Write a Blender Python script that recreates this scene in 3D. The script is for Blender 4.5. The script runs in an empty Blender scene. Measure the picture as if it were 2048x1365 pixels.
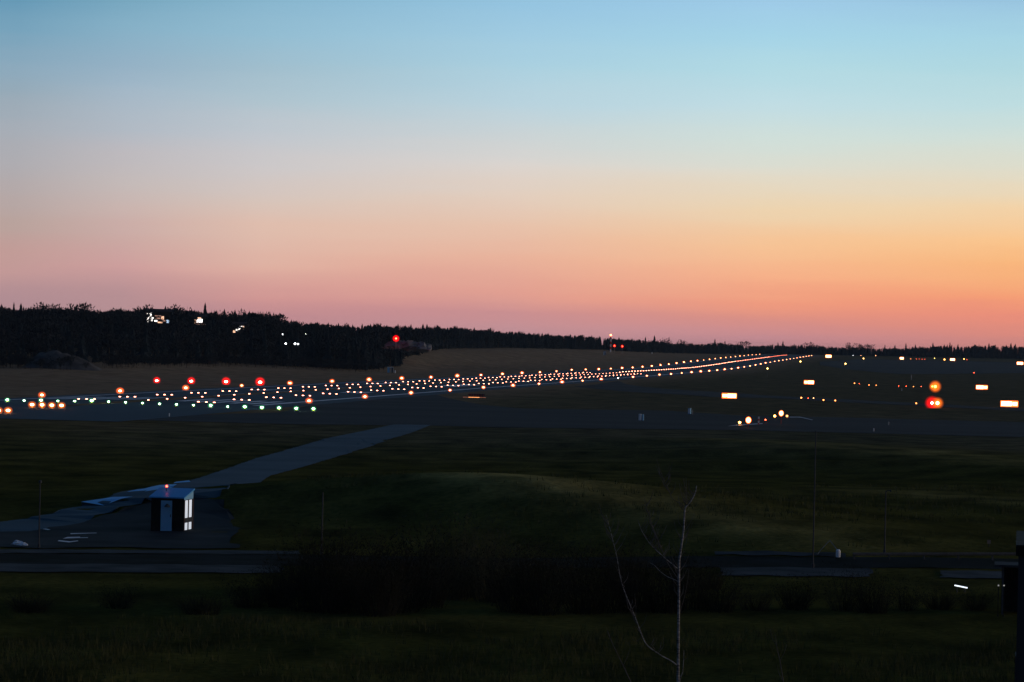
import bpy, math, random
import numpy as np
from mathutils import Vector, Matrix

random.seed(7)
RNG = np.random.default_rng(11)
R = math.radians
scene = bpy.context.scene
COL = scene.collection

# ------------------------------------------------------------------ camera model
FPX = 6700.0                      # focal length in photo pixels (2048 wide)
ROLL = R(1.3)
HAZE = 2.2e-5
EYE = 12.4                        # eye height above the runway threshold
HX, HY = 1024.0, 684.0            # horizon point in the middle column
CR, SR = math.cos(ROLL), math.sin(ROLL)
A = math.atan(865.0 / FPX)        # runway heading relative to the view
SA, CA = math.sin(A), math.cos(A)

def ray(px, py):
    xc = (px - HX) / FPX
    yc = -(py - HY) / FPX
    return xc * CR - yc * SR, xc * SR + yc * CR      # X/Y and (Z-EYE)/Y

def project(x, y, z):
    X = x / y; Z = (z - EYE) / y
    return HX + FPX * (X * CR + Z * SR), HY - FPX * (-X * SR + Z * CR)

# ------------------------------------------------------------------ terrain
PU = np.array([-500, 580, 700, 900, 1100, 1400, 1800, 1950, 2030, 2110, 2300, 2600, 3000, 3200, 3400, 12000], float)
PZ = np.array([-12.4, -12.4, -12.4, -12.45, -12.7, -12.9, -12.95, -12.75, -12.35, -11.95, -10.65, -9.1, -7.0, -6.45, -6.3, -6.3]) - .42

def smooth(a, b, x):
    t = np.clip((x - a) / (b - a), 0, 1)
    return t * t * (3 - 2 * t)

FX = np.array([-600, 0, 250, 500, 740, 800, 860, 900, 1024, 1210, 1310, 1536, 1700, 2048, 2700], float)
DF = np.array([950, 1000, 1080, 1250, 1300, 1420, 1850, 2050, 2300, 2600, 2800, 3300, 3350, 3400, 3400], float)
ZF = np.array([-11.2, -11.1, -10.3, -10.3, -10.2, -9.0, -6.2, -5.3, -4.5, -4.7, -5.2, -6.1, -6.1, -6.1, -6.1])
DR = np.array([1400, 1400, 1400, 1420, 1600, 1700, 2050, 2180, 2420, 2720, 2900, 3390, 3440, 3490, 3490], float)
ZR = np.array([1.0, 0.5, -0.8, -2.0, -4.0, -4.0, -2.8, -2.5, -3.2, -4.4, -5.2, -6.1, -6.2, -5.2, -5.2])
# wanted skyline of the woods in the photograph (x, y)
SKX = np.array([-400, 0, 60, 95, 130, 160, 185, 240, 270, 300, 350, 390, 420, 450, 500, 540, 556, 566, 600, 650, 700, 740, 800, 850, 900, 960, 1024, 1060, 1100, 1140, 1200, 1250, 1300, 1350, 1400, 1450, 1500, 1536, 1600, 1640, 1660, 1700, 1780, 1850, 1880, 1950, 2048, 2500], float)
SKY = np.array([616, 613, 615, 609, 614, 608, 616, 618, 614, 611, 611, 612, 618, 620, 624, 627, 633, 640, 643, 645, 647, 648, 647, 649, 651, 656, 661, 663, 665, 668, 672, 675, 679, 684, 685, 684, 689, 688, 689, 688, 693, 693, 695, 692, 689, 689, 688, 692], float)

RIDGES = [
    # (column px, distance, height), sigma along view, sigma across
    ([(800, 262, 0), (880, 248, 2.7), (960, 238, 3.4), (1060, 232, 3.4), (1150, 227, 2.8), (1300, 221, 2.1), (1450, 214, 1.7), (1600, 207, 1.3), (1720, 200, .6)], 14.0),
    ([(1380, 425, 0), (1480, 415, 1.3), (1620, 400, 1.5), (1800, 375, 1.7), (2048, 345, 1.6), (2400, 315, 1.5)], 22.0),
    ([(1700, 300, 0), (1850, 270, 1.2), (2200, 250, 1.5)], 24.0),
    ([(765, 1500, 1.2), (800, 1520, 2.4), (850, 1560, 1.6)], 40.0),                      # knoll under the boulders
]
def hnoise(x, y):
    return (np.sin(x * .21 + 1.7 * np.sin(y * .093)) * np.sin(y * .17 + 1.3 * np.sin(x * .071 + 2)) +
            .5 * np.sin(x * .53 + y * .31) * np.sin(y * .47 - x * .22 + 1))

def height(x, y):
    """ground height (absolute) for arrays or scalars of plan position"""
    x = np.asarray(x, float); y = np.asarray(y, float)
    u = x * SA + y * CA
    v = x * CA - y * SA
    D = np.maximum(y, 1.0)
    front = smooth(40, 80, y)
    col = np.clip(HX + FPX * x / D, -2000, 4000)
    z = np.interp(u, PU, PZ)
    z += .5 * np.clip(1 - np.abs(v + 146) / 29, 0, 1) * smooth(440, 600, u) * smooth(3400, 3200, u)     # crowned runway
    z += .12 * smooth(60, 110, np.abs(v + 146)) * np.sin(u * .006 + v * .01) * smooth(600, 900, u)
    df = np.interp(col, FX, DF); zf = np.interp(col, FX, ZF)
    dr = np.interp(col, FX, DR); zr = np.interp(col, FX, ZR)
    # lift towards the foot of the woods, away from the runway
    wl = smooth(25, 110, -(v + 171)) 
    wr = smooth(10, 120, v + 121) * smooth(2300, 3000, y)
    w = np.maximum(np.maximum(wl, wr), smooth(3250, 3400, y))
    k = smooth(.72, 1.0, y / df) * w
    z = z * (1 - k) + zf * k
    k2 = smooth(0, 1, (y - df) / (dr - df)) * w
    z = z * (1 - k2) + zr * k2
    for pts, sg in RIDGES:
        best = np.zeros_like(z)
        P = [((c - HX) / FPX * d, d, hh) for c, d, hh in pts]
        for (x0, y0, h0), (x1, y1, h1) in zip(P[:-1], P[1:]):
            dx, dy = x1 - x0, y1 - y0
            t = np.clip(((x - x0) * dx + (y - y0) * dy) / (dx * dx + dy * dy), 0, 1)
            d2 = (x - x0 - t * dx) ** 2 + (y - y0 - t * dy) ** 2
            d2 = d2 * np.where(y < y0 + t * dy, 2.4, .8)
            best = np.maximum(best, (h0 + (h1 - h0) * t) * np.exp(-d2 / (2 * sg * sg)))
        z = z + best * front
    near = smooth(165, 135, y)
    z = z + near * (.16 * hnoise(x * .9, y * .9) - .15)
    return z + EYE

def hz(x, y):
    return float(height(np.array([x]), np.array([y]))[0])

def gp(px, py, dmin=60):
    """where the line of sight through a photo pixel meets the ground"""
    X, Z = ray(px, py)
    ds = np.concatenate([np.arange(dmin, 700, .5), np.arange(700, 4200, 3.0)])
    hh = height(X * ds, ds)
    zz = EYE + Z * ds
    i = np.nonzero(zz <= hh)[0]
    d = ds[i[0]] if len(i) else 4000.0
    return Vector((X * d, d, hz(X * d, d)))

def colp(px, py, D):
    """ground point in the column of a photo pixel at distance D, and the height of the pixel's ray there"""
    X, Z = ray(px, py)
    return Vector((X * D, D, hz(X * D, D))), EYE + Z * D

def uv(u, v):
    return u * SA + v * CA, u * CA - v * SA

# ------------------------------------------------------------------ materials
def new_mat(name):
    m = bpy.data.materials.new(name); m.use_nodes = True
    nt = m.node_tree
    return m, nt, nt.nodes['Principled BSDF']

def mat(name, c1, c2=None, scale=3.0, rough=.85, metal=0.0, spec=.03, bump=0.0, detail=6.0, stretch=None, c3=None):
    m, nt, b = new_mat(name)
    b.inputs['Roughness'].default_value = rough
    b.inputs['Metallic'].default_value = metal
    b.inputs['Specular IOR Level'].default_value = spec
    if c2 is None:
        c2 = tuple(c * .7 for c in c1)
    tc = nt.nodes.new('ShaderNodeTexCoord')
    mp = nt.nodes.new('ShaderNodeMapping')
    nt.links.new(tc.outputs['Object'], mp.inputs['Vector'])
    if stretch: mp.inputs['Scale'].default_value = stretch
    n = nt.nodes.new('ShaderNodeTexNoise'); n.inputs['Scale'].default_value = scale; n.inputs['Detail'].default_value = detail
    nt.links.new(mp.outputs['Vector'], n.inputs['Vector'])
    r = nt.nodes.new('ShaderNodeValToRGB')
    r.color_ramp.elements[0].position = .32; r.color_ramp.elements[1].position = .68
    r.color_ramp.elements[0].color = (*c1, 1); r.color_ramp.elements[1].color = (*c2, 1)
    if c3 is not None:
        e = r.color_ramp.elements.new(.5); e.color = (*c3, 1)
    nt.links.new(n.outputs['Fac'], r.inputs['Fac'])
    nt.links.new(r.outputs['Color'], b.inputs['Base Color'])
    if bump:
        bp = nt.nodes.new('ShaderNodeBump'); bp.inputs['Strength'].default_value = bump; bp.inputs['Distance'].default_value = .05
        nt.links.new(n.outputs['Fac'], bp.inputs['Height']); nt.links.new(bp.outputs['Normal'], b.inputs['Normal'])
    return m

def glow(name, color, strength, base=(.8, .8, .8)):
    m, nt, b = new_mat(name)
    b.inputs['Base Color'].default_value = (*base, 1)
    b.inputs['Emission Color'].default_value = (*color, 1)
    b.inputs['Emission Strength'].default_value = strength
    b.inputs['Roughness'].default_value = .3
    return m

def halo_mat(name, color, strength, alpha=0):
    """added glowing ball for the halo round a lamp, thinner towards its edge"""
    m, nt, b = new_mat(name)
    out = nt.nodes['Material Output']
    nt.nodes.remove(b)
    em = nt.nodes.new('ShaderNodeEmission')
    em.inputs['Color'].default_value = (*color, 1); em.inputs['Strength'].default_value = strength
    nt.links.new(em.outputs[0], out.inputs['Volume'])
    m.cycles.emission_sampling = 'NONE'
    if alpha:      # halo brighter towards its centre
        tc = nt.nodes.new('ShaderNodeTexCoord'); mp = nt.nodes.new('ShaderNodeMapping'); g = nt.nodes.new('ShaderNodeTexGradient'); g.gradient_type = 'SPHERICAL'
        mp.inputs['Location'].default_value = (-1, -1, -1); mp.inputs['Scale'].default_value = (2, 2, 2)
        nt.links.new(tc.outputs['Generated'], mp.inputs['Vector']); nt.links.new(mp.outputs['Vector'], g.inputs['Vector'])
        pw = nt.nodes.new('ShaderNodeMath'); pw.operation = 'POWER'; nt.links.new(g.outputs['Fac'], pw.inputs[0]); pw.inputs[1].default_value = 1.6
        ml = nt.nodes.new('ShaderNodeMath'); ml.operation = 'MULTIPLY'; nt.links.new(pw.outputs[0], ml.inputs[0]); ml.inputs[1].default_value = strength
        nt.links.new(ml.outputs[0], em.inputs['Strength'])
    else:
        m.cycles.homogeneous_volume = True
    return m

# ground: dry verge, greener near turf, bare patches (all large-scale noise and place)
def ground_mat():
    m, nt, b = new_mat('turf')
    L = nt.links.new; N = nt.nodes.new
    b.inputs['Roughness'].default_value = .95; b.inputs['Specular IOR Level'].default_value = 0
    b.inputs['Sheen Roughness'].default_value = .6; b.inputs['Sheen Tint'].default_value = (.8, .6, .42, 1)
    tc = N('ShaderNodeTexCoord')
    sep = N('ShaderNodeSeparateXYZ'); L(tc.outputs['Object'], sep.inputs[0])
    def noise(scale, detail=5, st=(1, 1, 1)):
        mp = N('ShaderNodeMapping'); mp.inputs['Scale'].default_value = st
        L(tc.outputs['Object'], mp.inputs['Vector'])
        n = N('ShaderNodeTexNoise'); n.inputs['Scale'].default_value = scale; n.inputs['Detail'].default_value = detail
        L(mp.outputs['Vector'], n.inputs['Vector'])
        return n.outputs['Fac']
    def ramp(f, a, ca, bb, cb):
        r = N('ShaderNodeValToRGB'); e = r.color_ramp.elements
        e[0].position = a; e[1].position = bb; e[0].color = (*ca, 1); e[1].color = (*cb, 1)
        L(f, r.inputs['Fac']); return r.outputs['Color']
    def mix(f, a, bb):
        mx = N('ShaderNodeMix'); mx.data_type = 'RGBA'
        L(f, mx.inputs[0]); L(a, mx.inputs[6]); L(bb, mx.inputs[7]); return mx.outputs[2]
    n1 = noise(.03, 6); n2 = noise(.22, 7, (1, .6, 1)); n3 = noise(2.2, 4)
    green = ramp(n1, .35, (.062, .061, .015), .7, (.096, .085, .023))
    dry = ramp(n1, .35, (.092, .090, .066), .7, (.145, .132, .098))
    mr = N('ShaderNodeMapRange'); mr.interpolation_type = 'SMOOTHSTEP'
    ad = N('ShaderNodeMath'); ad.operation = 'MULTIPLY_ADD'; L(n1, ad.inputs[0]); ad.inputs[1].default_value = 160; L(sep.outputs['Y'], ad.inputs[2])
    L(ad.outputs[0], mr.inputs['Value']); mr.inputs['From Min'].default_value = 420; mr.inputs['From Max'].default_value = 760
    base = mix(mr.outputs[0], green, dry)
    at = N('ShaderNodeAttribute'); at.attribute_name = 'lush_grass'
    base = mix(at.outputs['Fac'], base, ramp(n1, .35, (.080, .082, .046), .7, (.118, .112, .066)))
    at = N('ShaderNodeAttribute'); at.attribute_name = 'pale_crest'
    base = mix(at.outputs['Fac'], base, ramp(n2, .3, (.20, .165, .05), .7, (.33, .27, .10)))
    sh = N('ShaderNodeMath'); sh.operation = 'MULTIPLY'; L(mr.outputs[0], sh.inputs[0]); sh.inputs[1].default_value = .09; al = N('ShaderNodeAttribute'); al.attribute_name = 'lush_grass'; s2 = N('ShaderNodeMath'); s2.operation = 'MULTIPLY_ADD'; L(al.outputs['Fac'], s2.inputs[0]); s2.inputs[1].default_value = -.75; s2.inputs[2].default_value = 1; s3 = N('ShaderNodeMath'); s3.operation = 'MULTIPLY'; L(s2.outputs[0], s3.inputs[0]); L(sh.outputs[0], s3.inputs[1]); L(s3.outputs[0], b.inputs['Sheen Weight'])
    mu = N('ShaderNodeMix'); mu.data_type = 'RGBA'; mu.blend_type = 'MULTIPLY'; mu.inputs[0].default_value = 1
    L(base, mu.inputs[6]); L(ramp(n2, .3, (.42, .45, .5), .7, (1.4, 1.3, 1.15)), mu.inputs[7])
    mv = N('ShaderNodeMix'); mv.data_type = 'RGBA'; mv.blend_type = 'MULTIPLY'; mv.inputs[0].default_value = 1
    L(mu.outputs[2], mv.inputs[6]); L(ramp(n3, .3, (.7, .7, .7), .7, (1.2, 1.2, 1.2)), mv.inputs[7])
    L(mv.outputs[2], b.inputs['Base Color'])
    bp = N('ShaderNodeBump'); bp.inputs['Strength'].default_value = .5; bp.inputs['Distance'].default_value = .2
    L(n3, bp.inputs['Height']); L(bp.outputs['Normal'], b.inputs['Normal'])
    return m

M = dict(
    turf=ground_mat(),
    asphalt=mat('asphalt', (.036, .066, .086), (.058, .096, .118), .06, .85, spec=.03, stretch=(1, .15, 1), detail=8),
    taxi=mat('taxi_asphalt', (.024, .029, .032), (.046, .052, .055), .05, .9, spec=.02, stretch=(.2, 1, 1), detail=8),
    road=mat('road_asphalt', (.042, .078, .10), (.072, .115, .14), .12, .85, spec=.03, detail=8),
    yard=mat('yard_gravel', (.012, .015, .017), (.034, .040, .045), .22, .9, detail=8),
    verge=mat('gravel_verge', (.020, .024, .026), (.075, .080, .082), .35, .95, detail=8),
    dark_road=mat('dark_asphalt', (.012, .013, .008), (.022, .024, .025), .4, .95, spec=.01),
    paint=mat('worn_paint', (.55, .56, .56), (.8, .8, .8), .7, .6, detail=8),
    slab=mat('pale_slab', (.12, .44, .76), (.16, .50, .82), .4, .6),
    sand=mat('sand', (.024, .026, .028), (.095, .09, .085), .3, .95),
    rock=mat('granite', (.10, .10, .105), (.24, .235, .235), .5, .9, bump=.6),
    needles=mat('spruce_needles', (.013, .022, .028), (.021, .032, .038), 1.5, .9, spec=.1),
    twigs=mat('bare_twigs', (.015, .020, .025), (.022, .026, .031), 1.5, .9, spec=.1),
    bark=mat('dark_bark', (.05, .04, .03), (.09, .075, .06), 4, .95),
    birch=mat('birch_bark', (.40, .39, .39), (.05, .045, .045), 5, .8, stretch=(1, 1, 3.5), c3=(.24, .23, .23)),
    birch_twig=mat('birch_twig', (.15, .13, .125), (.07, .06, .055), 6, .85),
    shrub=mat('shrub_twigs', (.016, .015, .008), (.030, .028, .020), 2, .95, spec=.05),
    shrub_pale=mat('pale_shrub_twigs', (.045, .044, .026), (.075, .068, .038), 2, .95, spec=.05),
    tuft=mat('tuft_blades', (.045, .050, .017), (.078, .076, .032), .5, .95, spec=.05),
    white=mat('white_paint', (.78, .79, .80), (.66, .67, .69), 2, .5, spec=.4),
    bluewhite=mat('pale_blue_paint', (.20, .44, .64), (.24, .48, .68), 3, .5),
    roof_sheet=mat('pale_roof_sheet', (.07, .34, .66), (.09, .38, .72), 2, .4, stretch=(8, 1, 1)),
    black=mat('black_paint', (.012, .012, .008), (.02, .02, .023), 3, .7),
    brown=mat('brown_trim', (.10, .06, .045), (.15, .09, .07), 4, .7),
    steel=mat('galvanised_steel', (.26, .27, .28), (.36, .37, .38), 6, .5, metal=.3),
    darksteel=mat('dark_steel', (.05, .052, .056), (.08, .082, .085), 6, .6, metal=.2),
    redpaint=mat('red_paint', (.55, .06, .04), (.45, .05, .035), 3, .6),
    yellow=mat('yellow_paint', (.62, .42, .04), (.5, .34, .03), 3, .6),
    orange=mat('orange_paint', (.6, .2, .03), (.5, .16, .03), 3, .6),
    wall=mat('render_wall', (.07, .05, .042), (.05, .038, .033), .8, .9),
    darkwall=mat('dark_cladding', (.030, .034, .040), (.045, .05, .058), 2, .8, stretch=(1, 1, .1)),
    rooftile=mat('dark_roof_tiles', (.05, .04, .038), (.08, .06, .055), 2, .85),
    l_warm=glow('lamp_warm', (1, .36, .14), 24),
    l_warm2=glow('lamp_warm_soft', (1, .36, .14), 16),
    l_inset=glow('lamp_inset', (1, .32, .19), 14),
    l_inset_far=glow('lamp_inset_red', (1, .16, .07), 6),
    l_white=glow('lamp_white', (1, .88, .74), 22),
    l_cool=glow('lamp_cool', (.92, .97, 1), 9),
    l_amber=glow('lamp_amber', (1, .34, .06), 18),
    l_yellow=glow('lamp_yellow', (1, .60, .14), 14),
    l_red=glow('lamp_red', (1, .30, .22), 34),
    l_redsmall=glow('lamp_small_red', (1, .09, .03), 12),
    l_green=glow('lamp_green', (.62, 1, .74), 22),
    l_sign=glow('sign_face', (1, .58, .22), 10),
    l_signhalo=glow('sign_halo', (1, .14, .012), 3.0),
    l_guard=glow('lamp_guard', (1, .50, .09), 6),
    l_signred=glow('sign_red', (1, .09, .03), 2.2),
    l_house=glow('window_white', (1, .93, .86), 2.6),
    l_house2=glow('window_warm', (1, .52, .30), 1.5),
    l_houseblue=glow('window_cool', (.55, .75, 1), .9),
    l_tube=glow('tube_light', (.86, .95, 1), 1.6),
    l_strip=glow('orange_glow', (1, .36, .10), 3.0),
    l_ambersmall=glow('lamp_small_amber', (1, .27, .055), 7),
    l_shed=glow('side_panel_glow', (.80, .88, 1), .58),
    l_stripdim=glow('orange_glow_dim', (1, .28, .08), .5),
    l_house3=glow('window_dim', (1, .45, .25), .4),
    g_amber=halo_mat('amber_halo', (1, .13, .025), .85),
    g_orange=halo_mat('orange_halo', (1, .17, .008), .6),
    g_softorange=halo_mat('soft_orange_halo', (1, .16, .008), 3.2, 1),
    g_red=halo_mat('red_halo', (1, .002, .003), 6.0, 1),
    g_lampred=halo_mat('lamp_red_halo', (1, .07, .015), 6.0),
    g_redsoft=halo_mat('soft_red_halo', (1, .002, .003), 3.6, 1),
    g_green=halo_mat('green_halo', (.10, .66, .22), .75),
)
for k in ('l_inset', 'l_inset_far'):
    M[k].cycles.emission_sampling = 'FRONT'

# ------------------------------------------------------------------ mesh builder
class MB:
    def __init__(self): self.v = []; self.f = []; self.mi = []; self.mats = []; self.cur = 0
    def use(self, m):
        if m not in self.mats: self.mats.append(m)
        self.cur = self.mats.index(m); return self
    def add(self, vs, fs):
        o = len(self.v); self.v += [tuple(p) for p in vs]
        for f in fs: self.f.append(tuple(i + o for i in f)); self.mi.append(self.cur)
        return self
    def box(self, x0, x1, y0, y1, z0, z1):
        v = [(x0, y0, z0), (x1, y0, z0), (x1, y1, z0), (x0, y1, z0), (x0, y0, z1), (x1, y0, z1), (x1, y1, z1), (x0, y1, z1)]
        return self.add(v, [(0, 3, 2, 1), (4, 5, 6, 7), (0, 1, 5, 4), (1, 2, 6, 5), (2, 3, 7, 6), (3, 0, 4, 7)])
    def tube(self, pts, rad, n=6, cap=True):
        pts = [Vector(p) for p in pts]
        if not hasattr(rad, '__len__'): rad = [rad] * len(pts)
        vs = []; fs = []
        for i, p in enumerate(pts):
            d = (pts[min(i + 1, len(pts) - 1)] - pts[max(i - 1, 0)]).normalized()
            a = d.orthogonal().normalized() if i == 0 else (a - d * a.dot(d)).normalized()
            b = d.cross(a)
            for k in range(n):
                t = 2 * math.pi * k / n
                vs.append(p + (a * math.cos(t) + b * math.sin(t)) * rad[i])
        for i in range(len(pts) - 1):
            for k in range(n):
                fs.append((i * n + k, i * n + (k + 1) % n, (i + 1) * n + (k + 1) % n, (i + 1) * n + k))
        if cap:
            fs.append(tuple(range(n - 1, -1, -1))); fs.append(tuple((len(pts) - 1) * n + k for k in range(n)))
        return self.add(vs, fs)
    def lathe(self, prof, n=10, c=(0, 0, 0), sx=1, sy=1):
        vs = []; fs = []
        for r, z in prof:
            for k in range(n):
                t = 2 * math.pi * k / n
                vs.append((c[0] + r * math.cos(t) * sx, c[1] + r * math.sin(t) * sy, c[2] + z))
        for i in range(len(prof) - 1):
            for k in range(n):
                fs.append((i * n + k, i * n + (k + 1) % n, (i + 1) * n + (k + 1) % n, (i + 1) * n + k))
        fs.append(tuple(range(n - 1, -1, -1))); fs.append(tuple((len(prof) - 1) * n + k for k in range(n)))
        return self.add(vs, fs)
    def ball(self, r, c=(0, 0, 0), n=10, m=6, sz=1.0):
        prof = [(r * math.sin(math.pi * (i + .15) / (m + .3)), -r * sz * math.cos(math.pi * (i + .15) / (m + .3))) for i in range(m + 1)]
        return self.lathe(prof, n, c)
    def mesh(self, name, m=None, smoothed=False):
        me = bpy.data.meshes.new(name)
        me.from_pydata(self.v, [], self.f)
        for mm in (self.mats or [m]): me.materials.append(mm)
        if self.mats: me.polygons.foreach_set('material_index', self.mi)
        if smoothed: me.polygons.foreach_set('use_smooth', [True] * len(self.f))
        me.update(); return me
    def build(self, name, m=None, parent=None, smoothed=False):
        return link(name, self.mesh(name, m, smoothed), parent)

def link(name, me, parent=None):
    o = bpy.data.objects.new(name, me); COL.objects.link(o)
    if parent: o.parent = parent
    return o

def np_mesh(name, V, F, m, parent=None, midx=None):
    """triangles from arrays"""
    me = bpy.data.meshes.new(name)
    V = np.asarray(V, np.float32); F = np.asarray(F, np.int32)
    me.vertices.add(len(V)); me.vertices.foreach_set('co', V.ravel())
    k = F.shape[1]
    me.loops.add(F.size); me.loops.foreach_set('vertex_index', F.ravel())
    me.polygons.add(len(F))
    me.polygons.foreach_set('loop_start', np.arange(len(F), dtype=np.int32) * k)
    ms = m if isinstance(m, (list, tuple)) else [m]
    for x in ms: me.materials.append(x)
    if midx is not None: me.polygons.foreach_set('material_index', np.asarray(midx, np.int32))
    me.update(calc_edges=True); me.validate()
    return link(name, me, parent)

def tag(o, label, cat, group=None, kind=None):
    o['label'] = label; o['category'] = cat
    if group: o['group'] = group
    if kind: o['kind'] = kind
    return o

def thing(name, label, cat, loc, rz=0.0, group=None):
    o = link(name, None); o.location = loc; o.rotation_euler = (0, 0, rz)
    o.empty_display_size = .3
    return tag(o, label, cat, group)

def dup(root, loc, label, rz=None, group=None, scale=None):
    r = root.copy(); COL.objects.link(r); r.location = loc; r['label'] = label
    if rz is not None: r.rotation_euler = (0, 0, rz)
    if group: r['group'] = group
    if scale is not None: r.scale = scale
    for ch in list(root.children):
        c = ch.copy(); COL.objects.link(c); c.parent = r
        for g in list(ch.children):
            d = g.copy(); COL.objects.link(d); d.parent = c
    return r

ONES = 'first second third fourth fifth sixth seventh eighth ninth tenth eleventh twelfth thirteenth fourteenth fifteenth sixteenth seventeenth eighteenth nineteenth'.split()
TENS = {2: 'twent', 3: 'thirt', 4: 'fort', 5: 'fift', 6: 'sixt', 7: 'sevent', 8: 'eight', 9: 'ninet'}
def ordinal(n):
    if n > 100: return 'hundred and ' + ordinal(n - 100)
    if n == 100: return 'hundredth'
    if n < 20: return ONES[n - 1]
    t, o = divmod(n, 10)
    return TENS[t] + 'ieth' if o == 0 else TENS[t] + 'y-' + ONES[o - 1]

def face_cam(p):
    """yaw that turns a thing's -Y side to the camera's place"""
    return -math.atan2(p.x, p.y)

# ------------------------------------------------------------------ ground sheet
def terrain():
    front = np.radians(np.concatenate([np.linspace(-16, 16, 321)]))
    rest = np.radians(np.concatenate([np.linspace(16, 344, 83)[1:-1]]))
    az = np.concatenate([front, rest])
    rr = np.concatenate([[0.5, 20, 40, 60], np.linspace(75, 300, 120), np.geomspace(304, 1300, 150)[0:], np.geomspace(1310, 3800, 190), [4300, 5200, 7000, 10000, 16000]])
    AZ, RR = np.meshgrid(az, rr)
    X = RR * np.sin(AZ); Y = RR * np.cos(AZ)
    # rings lie across the view (constant depth) in front so that they follow the rises
    c = np.cos(AZ); f = np.cos(AZ) > .9
    X = np.where(f, RR * np.tan(AZ), X); Y = np.where(f, RR, Y)
    Z = height(X.ravel(), Y.ravel()).reshape(X.shape)
    n, m = X.shape
    V = np.stack([X, Y, Z], -1).reshape(-1, 3)
    i = np.arange(n - 1)[:, None] * m; j = np.arange(m)[None, :]; j2 = (j + 1) % m
    F = np.stack([i + j, i + m + j, i + m + j2, i + j2], -1).reshape(-1, 4)[:, ::-1]
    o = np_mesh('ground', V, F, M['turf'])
    o.data.polygons.foreach_set('use_smooth', [True] * len(o.data.polygons))
    o['kind'] = 'structure'
    x, y = V[:, 0], V[:, 1]; dry = np.zeros(len(V))  # dry: strength of the paler crest band
    for pts, sg in RIDGES[:3]:  # paler band along the ridge crests
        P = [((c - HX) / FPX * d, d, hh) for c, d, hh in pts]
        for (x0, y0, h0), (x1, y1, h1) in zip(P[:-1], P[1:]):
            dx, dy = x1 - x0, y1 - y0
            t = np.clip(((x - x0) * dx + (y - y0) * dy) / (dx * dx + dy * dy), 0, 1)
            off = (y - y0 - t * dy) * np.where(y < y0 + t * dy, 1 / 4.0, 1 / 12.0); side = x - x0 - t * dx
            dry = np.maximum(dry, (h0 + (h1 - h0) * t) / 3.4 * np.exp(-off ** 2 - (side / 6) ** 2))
    o.data.attributes.new('pale_crest', 'FLOAT', 'POINT').data.foreach_set('value', dry.astype(np.float32))
    vv = x * CA - y * SA
    lush = smooth(-125, -85, vv) * smooth(300, 500, y)
    o.data.attributes.new('lush_grass', 'FLOAT', 'POINT').data.foreach_set('value', lush.astype(np.float32))
    return o
ground = terrain()
if ground.data.polygons[200].normal.z < 0: ground.data.flip_normals()

def sheet(name, pts, m, lift, step=12.0, kind='structure'):
    """a paved sheet with the outline pts (plan), laid on the ground and following it"""
    import bmesh
    bm = bmesh.new()
    vs = [bm.verts.new((p[0], p[1], 0)) for p in pts]
    f = bm.faces.new(vs)
    bmesh.ops.triangulate(bm, faces=[f], ngon_method='EAR_CLIP')
    xs = [p[0] for p in pts]; ys = [p[1] for p in pts]
    for axis, lo, hi, st in ((1, min(ys), max(ys), step), (0, min(xs), max(xs), step * 1.5)):
        k = math.floor(lo / st) * st + st
        no = Vector((0, 1, 0)) if axis else Vector((1, 0, 0))
        while k < hi - .01:
            bmesh.ops.bisect_plane(bm, geom=bm.verts[:] + bm.edges[:] + bm.faces[:], plane_co=no * k, plane_no=no)
            k += st
    bmesh.ops.triangulate(bm, faces=bm.faces[:])
    bm.verts.ensure_lookup_table()
    P = np.array([v.co[:] for v in bm.verts])
    Z = height(P[:, 0], P[:, 1]) + lift
    for v, z in zip(bm.verts, Z): v.co.z = z
    bm.normal_update()
    for fc in bm.faces:
        if fc.normal.z < 0: fc.normal_flip()
    me = bpy.data.meshes.new(name); bm.to_mesh(me); bm.free()
    me.materials.append(m)
    o = link(name, me); o['kind'] = kind
    return o

def strip_uv(name, u0, u1, v0, v1, m, lift, step=12.0):
    n = max(1, int((u1 - u0) / 20))
    V = []; F = []
    us = np.linspace(u0, u1, n + 1); vsn = np.linspace(v0, v1, max(2, int(abs(v1 - v0) / 10) + 1))
    U, W = np.meshgrid(us, vsn, indexing='ij')
    X = U * SA + W * CA; Y = U * CA - W * SA
    Z = height(X.ravel(), Y.ravel()) + lift
    V = np.stack([X.ravel(), Y.ravel(), Z], -1)
    mm = len(vsn)
    i = np.arange(n)[:, None] * mm; j = np.arange(mm - 1)[None, :]
    F = np.stack([i + j, i + j + 1, i + mm + j + 1, i + mm + j], -1).reshape(-1, 4)
    o = np_mesh(name, V, F, m); o['kind'] = 'structure'
    if o.data.polygons[0].normal.z < 0: o.data.flip_normals()
    return o

V_NEAR, V_TDN, V_C, V_TDF, V_FAR = -121.0, -134.4, -144.6, -157.0, -171.2
strip_uv('runway', 470, 3260, -117.5, -174.5, M['asphalt'], .06)
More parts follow.
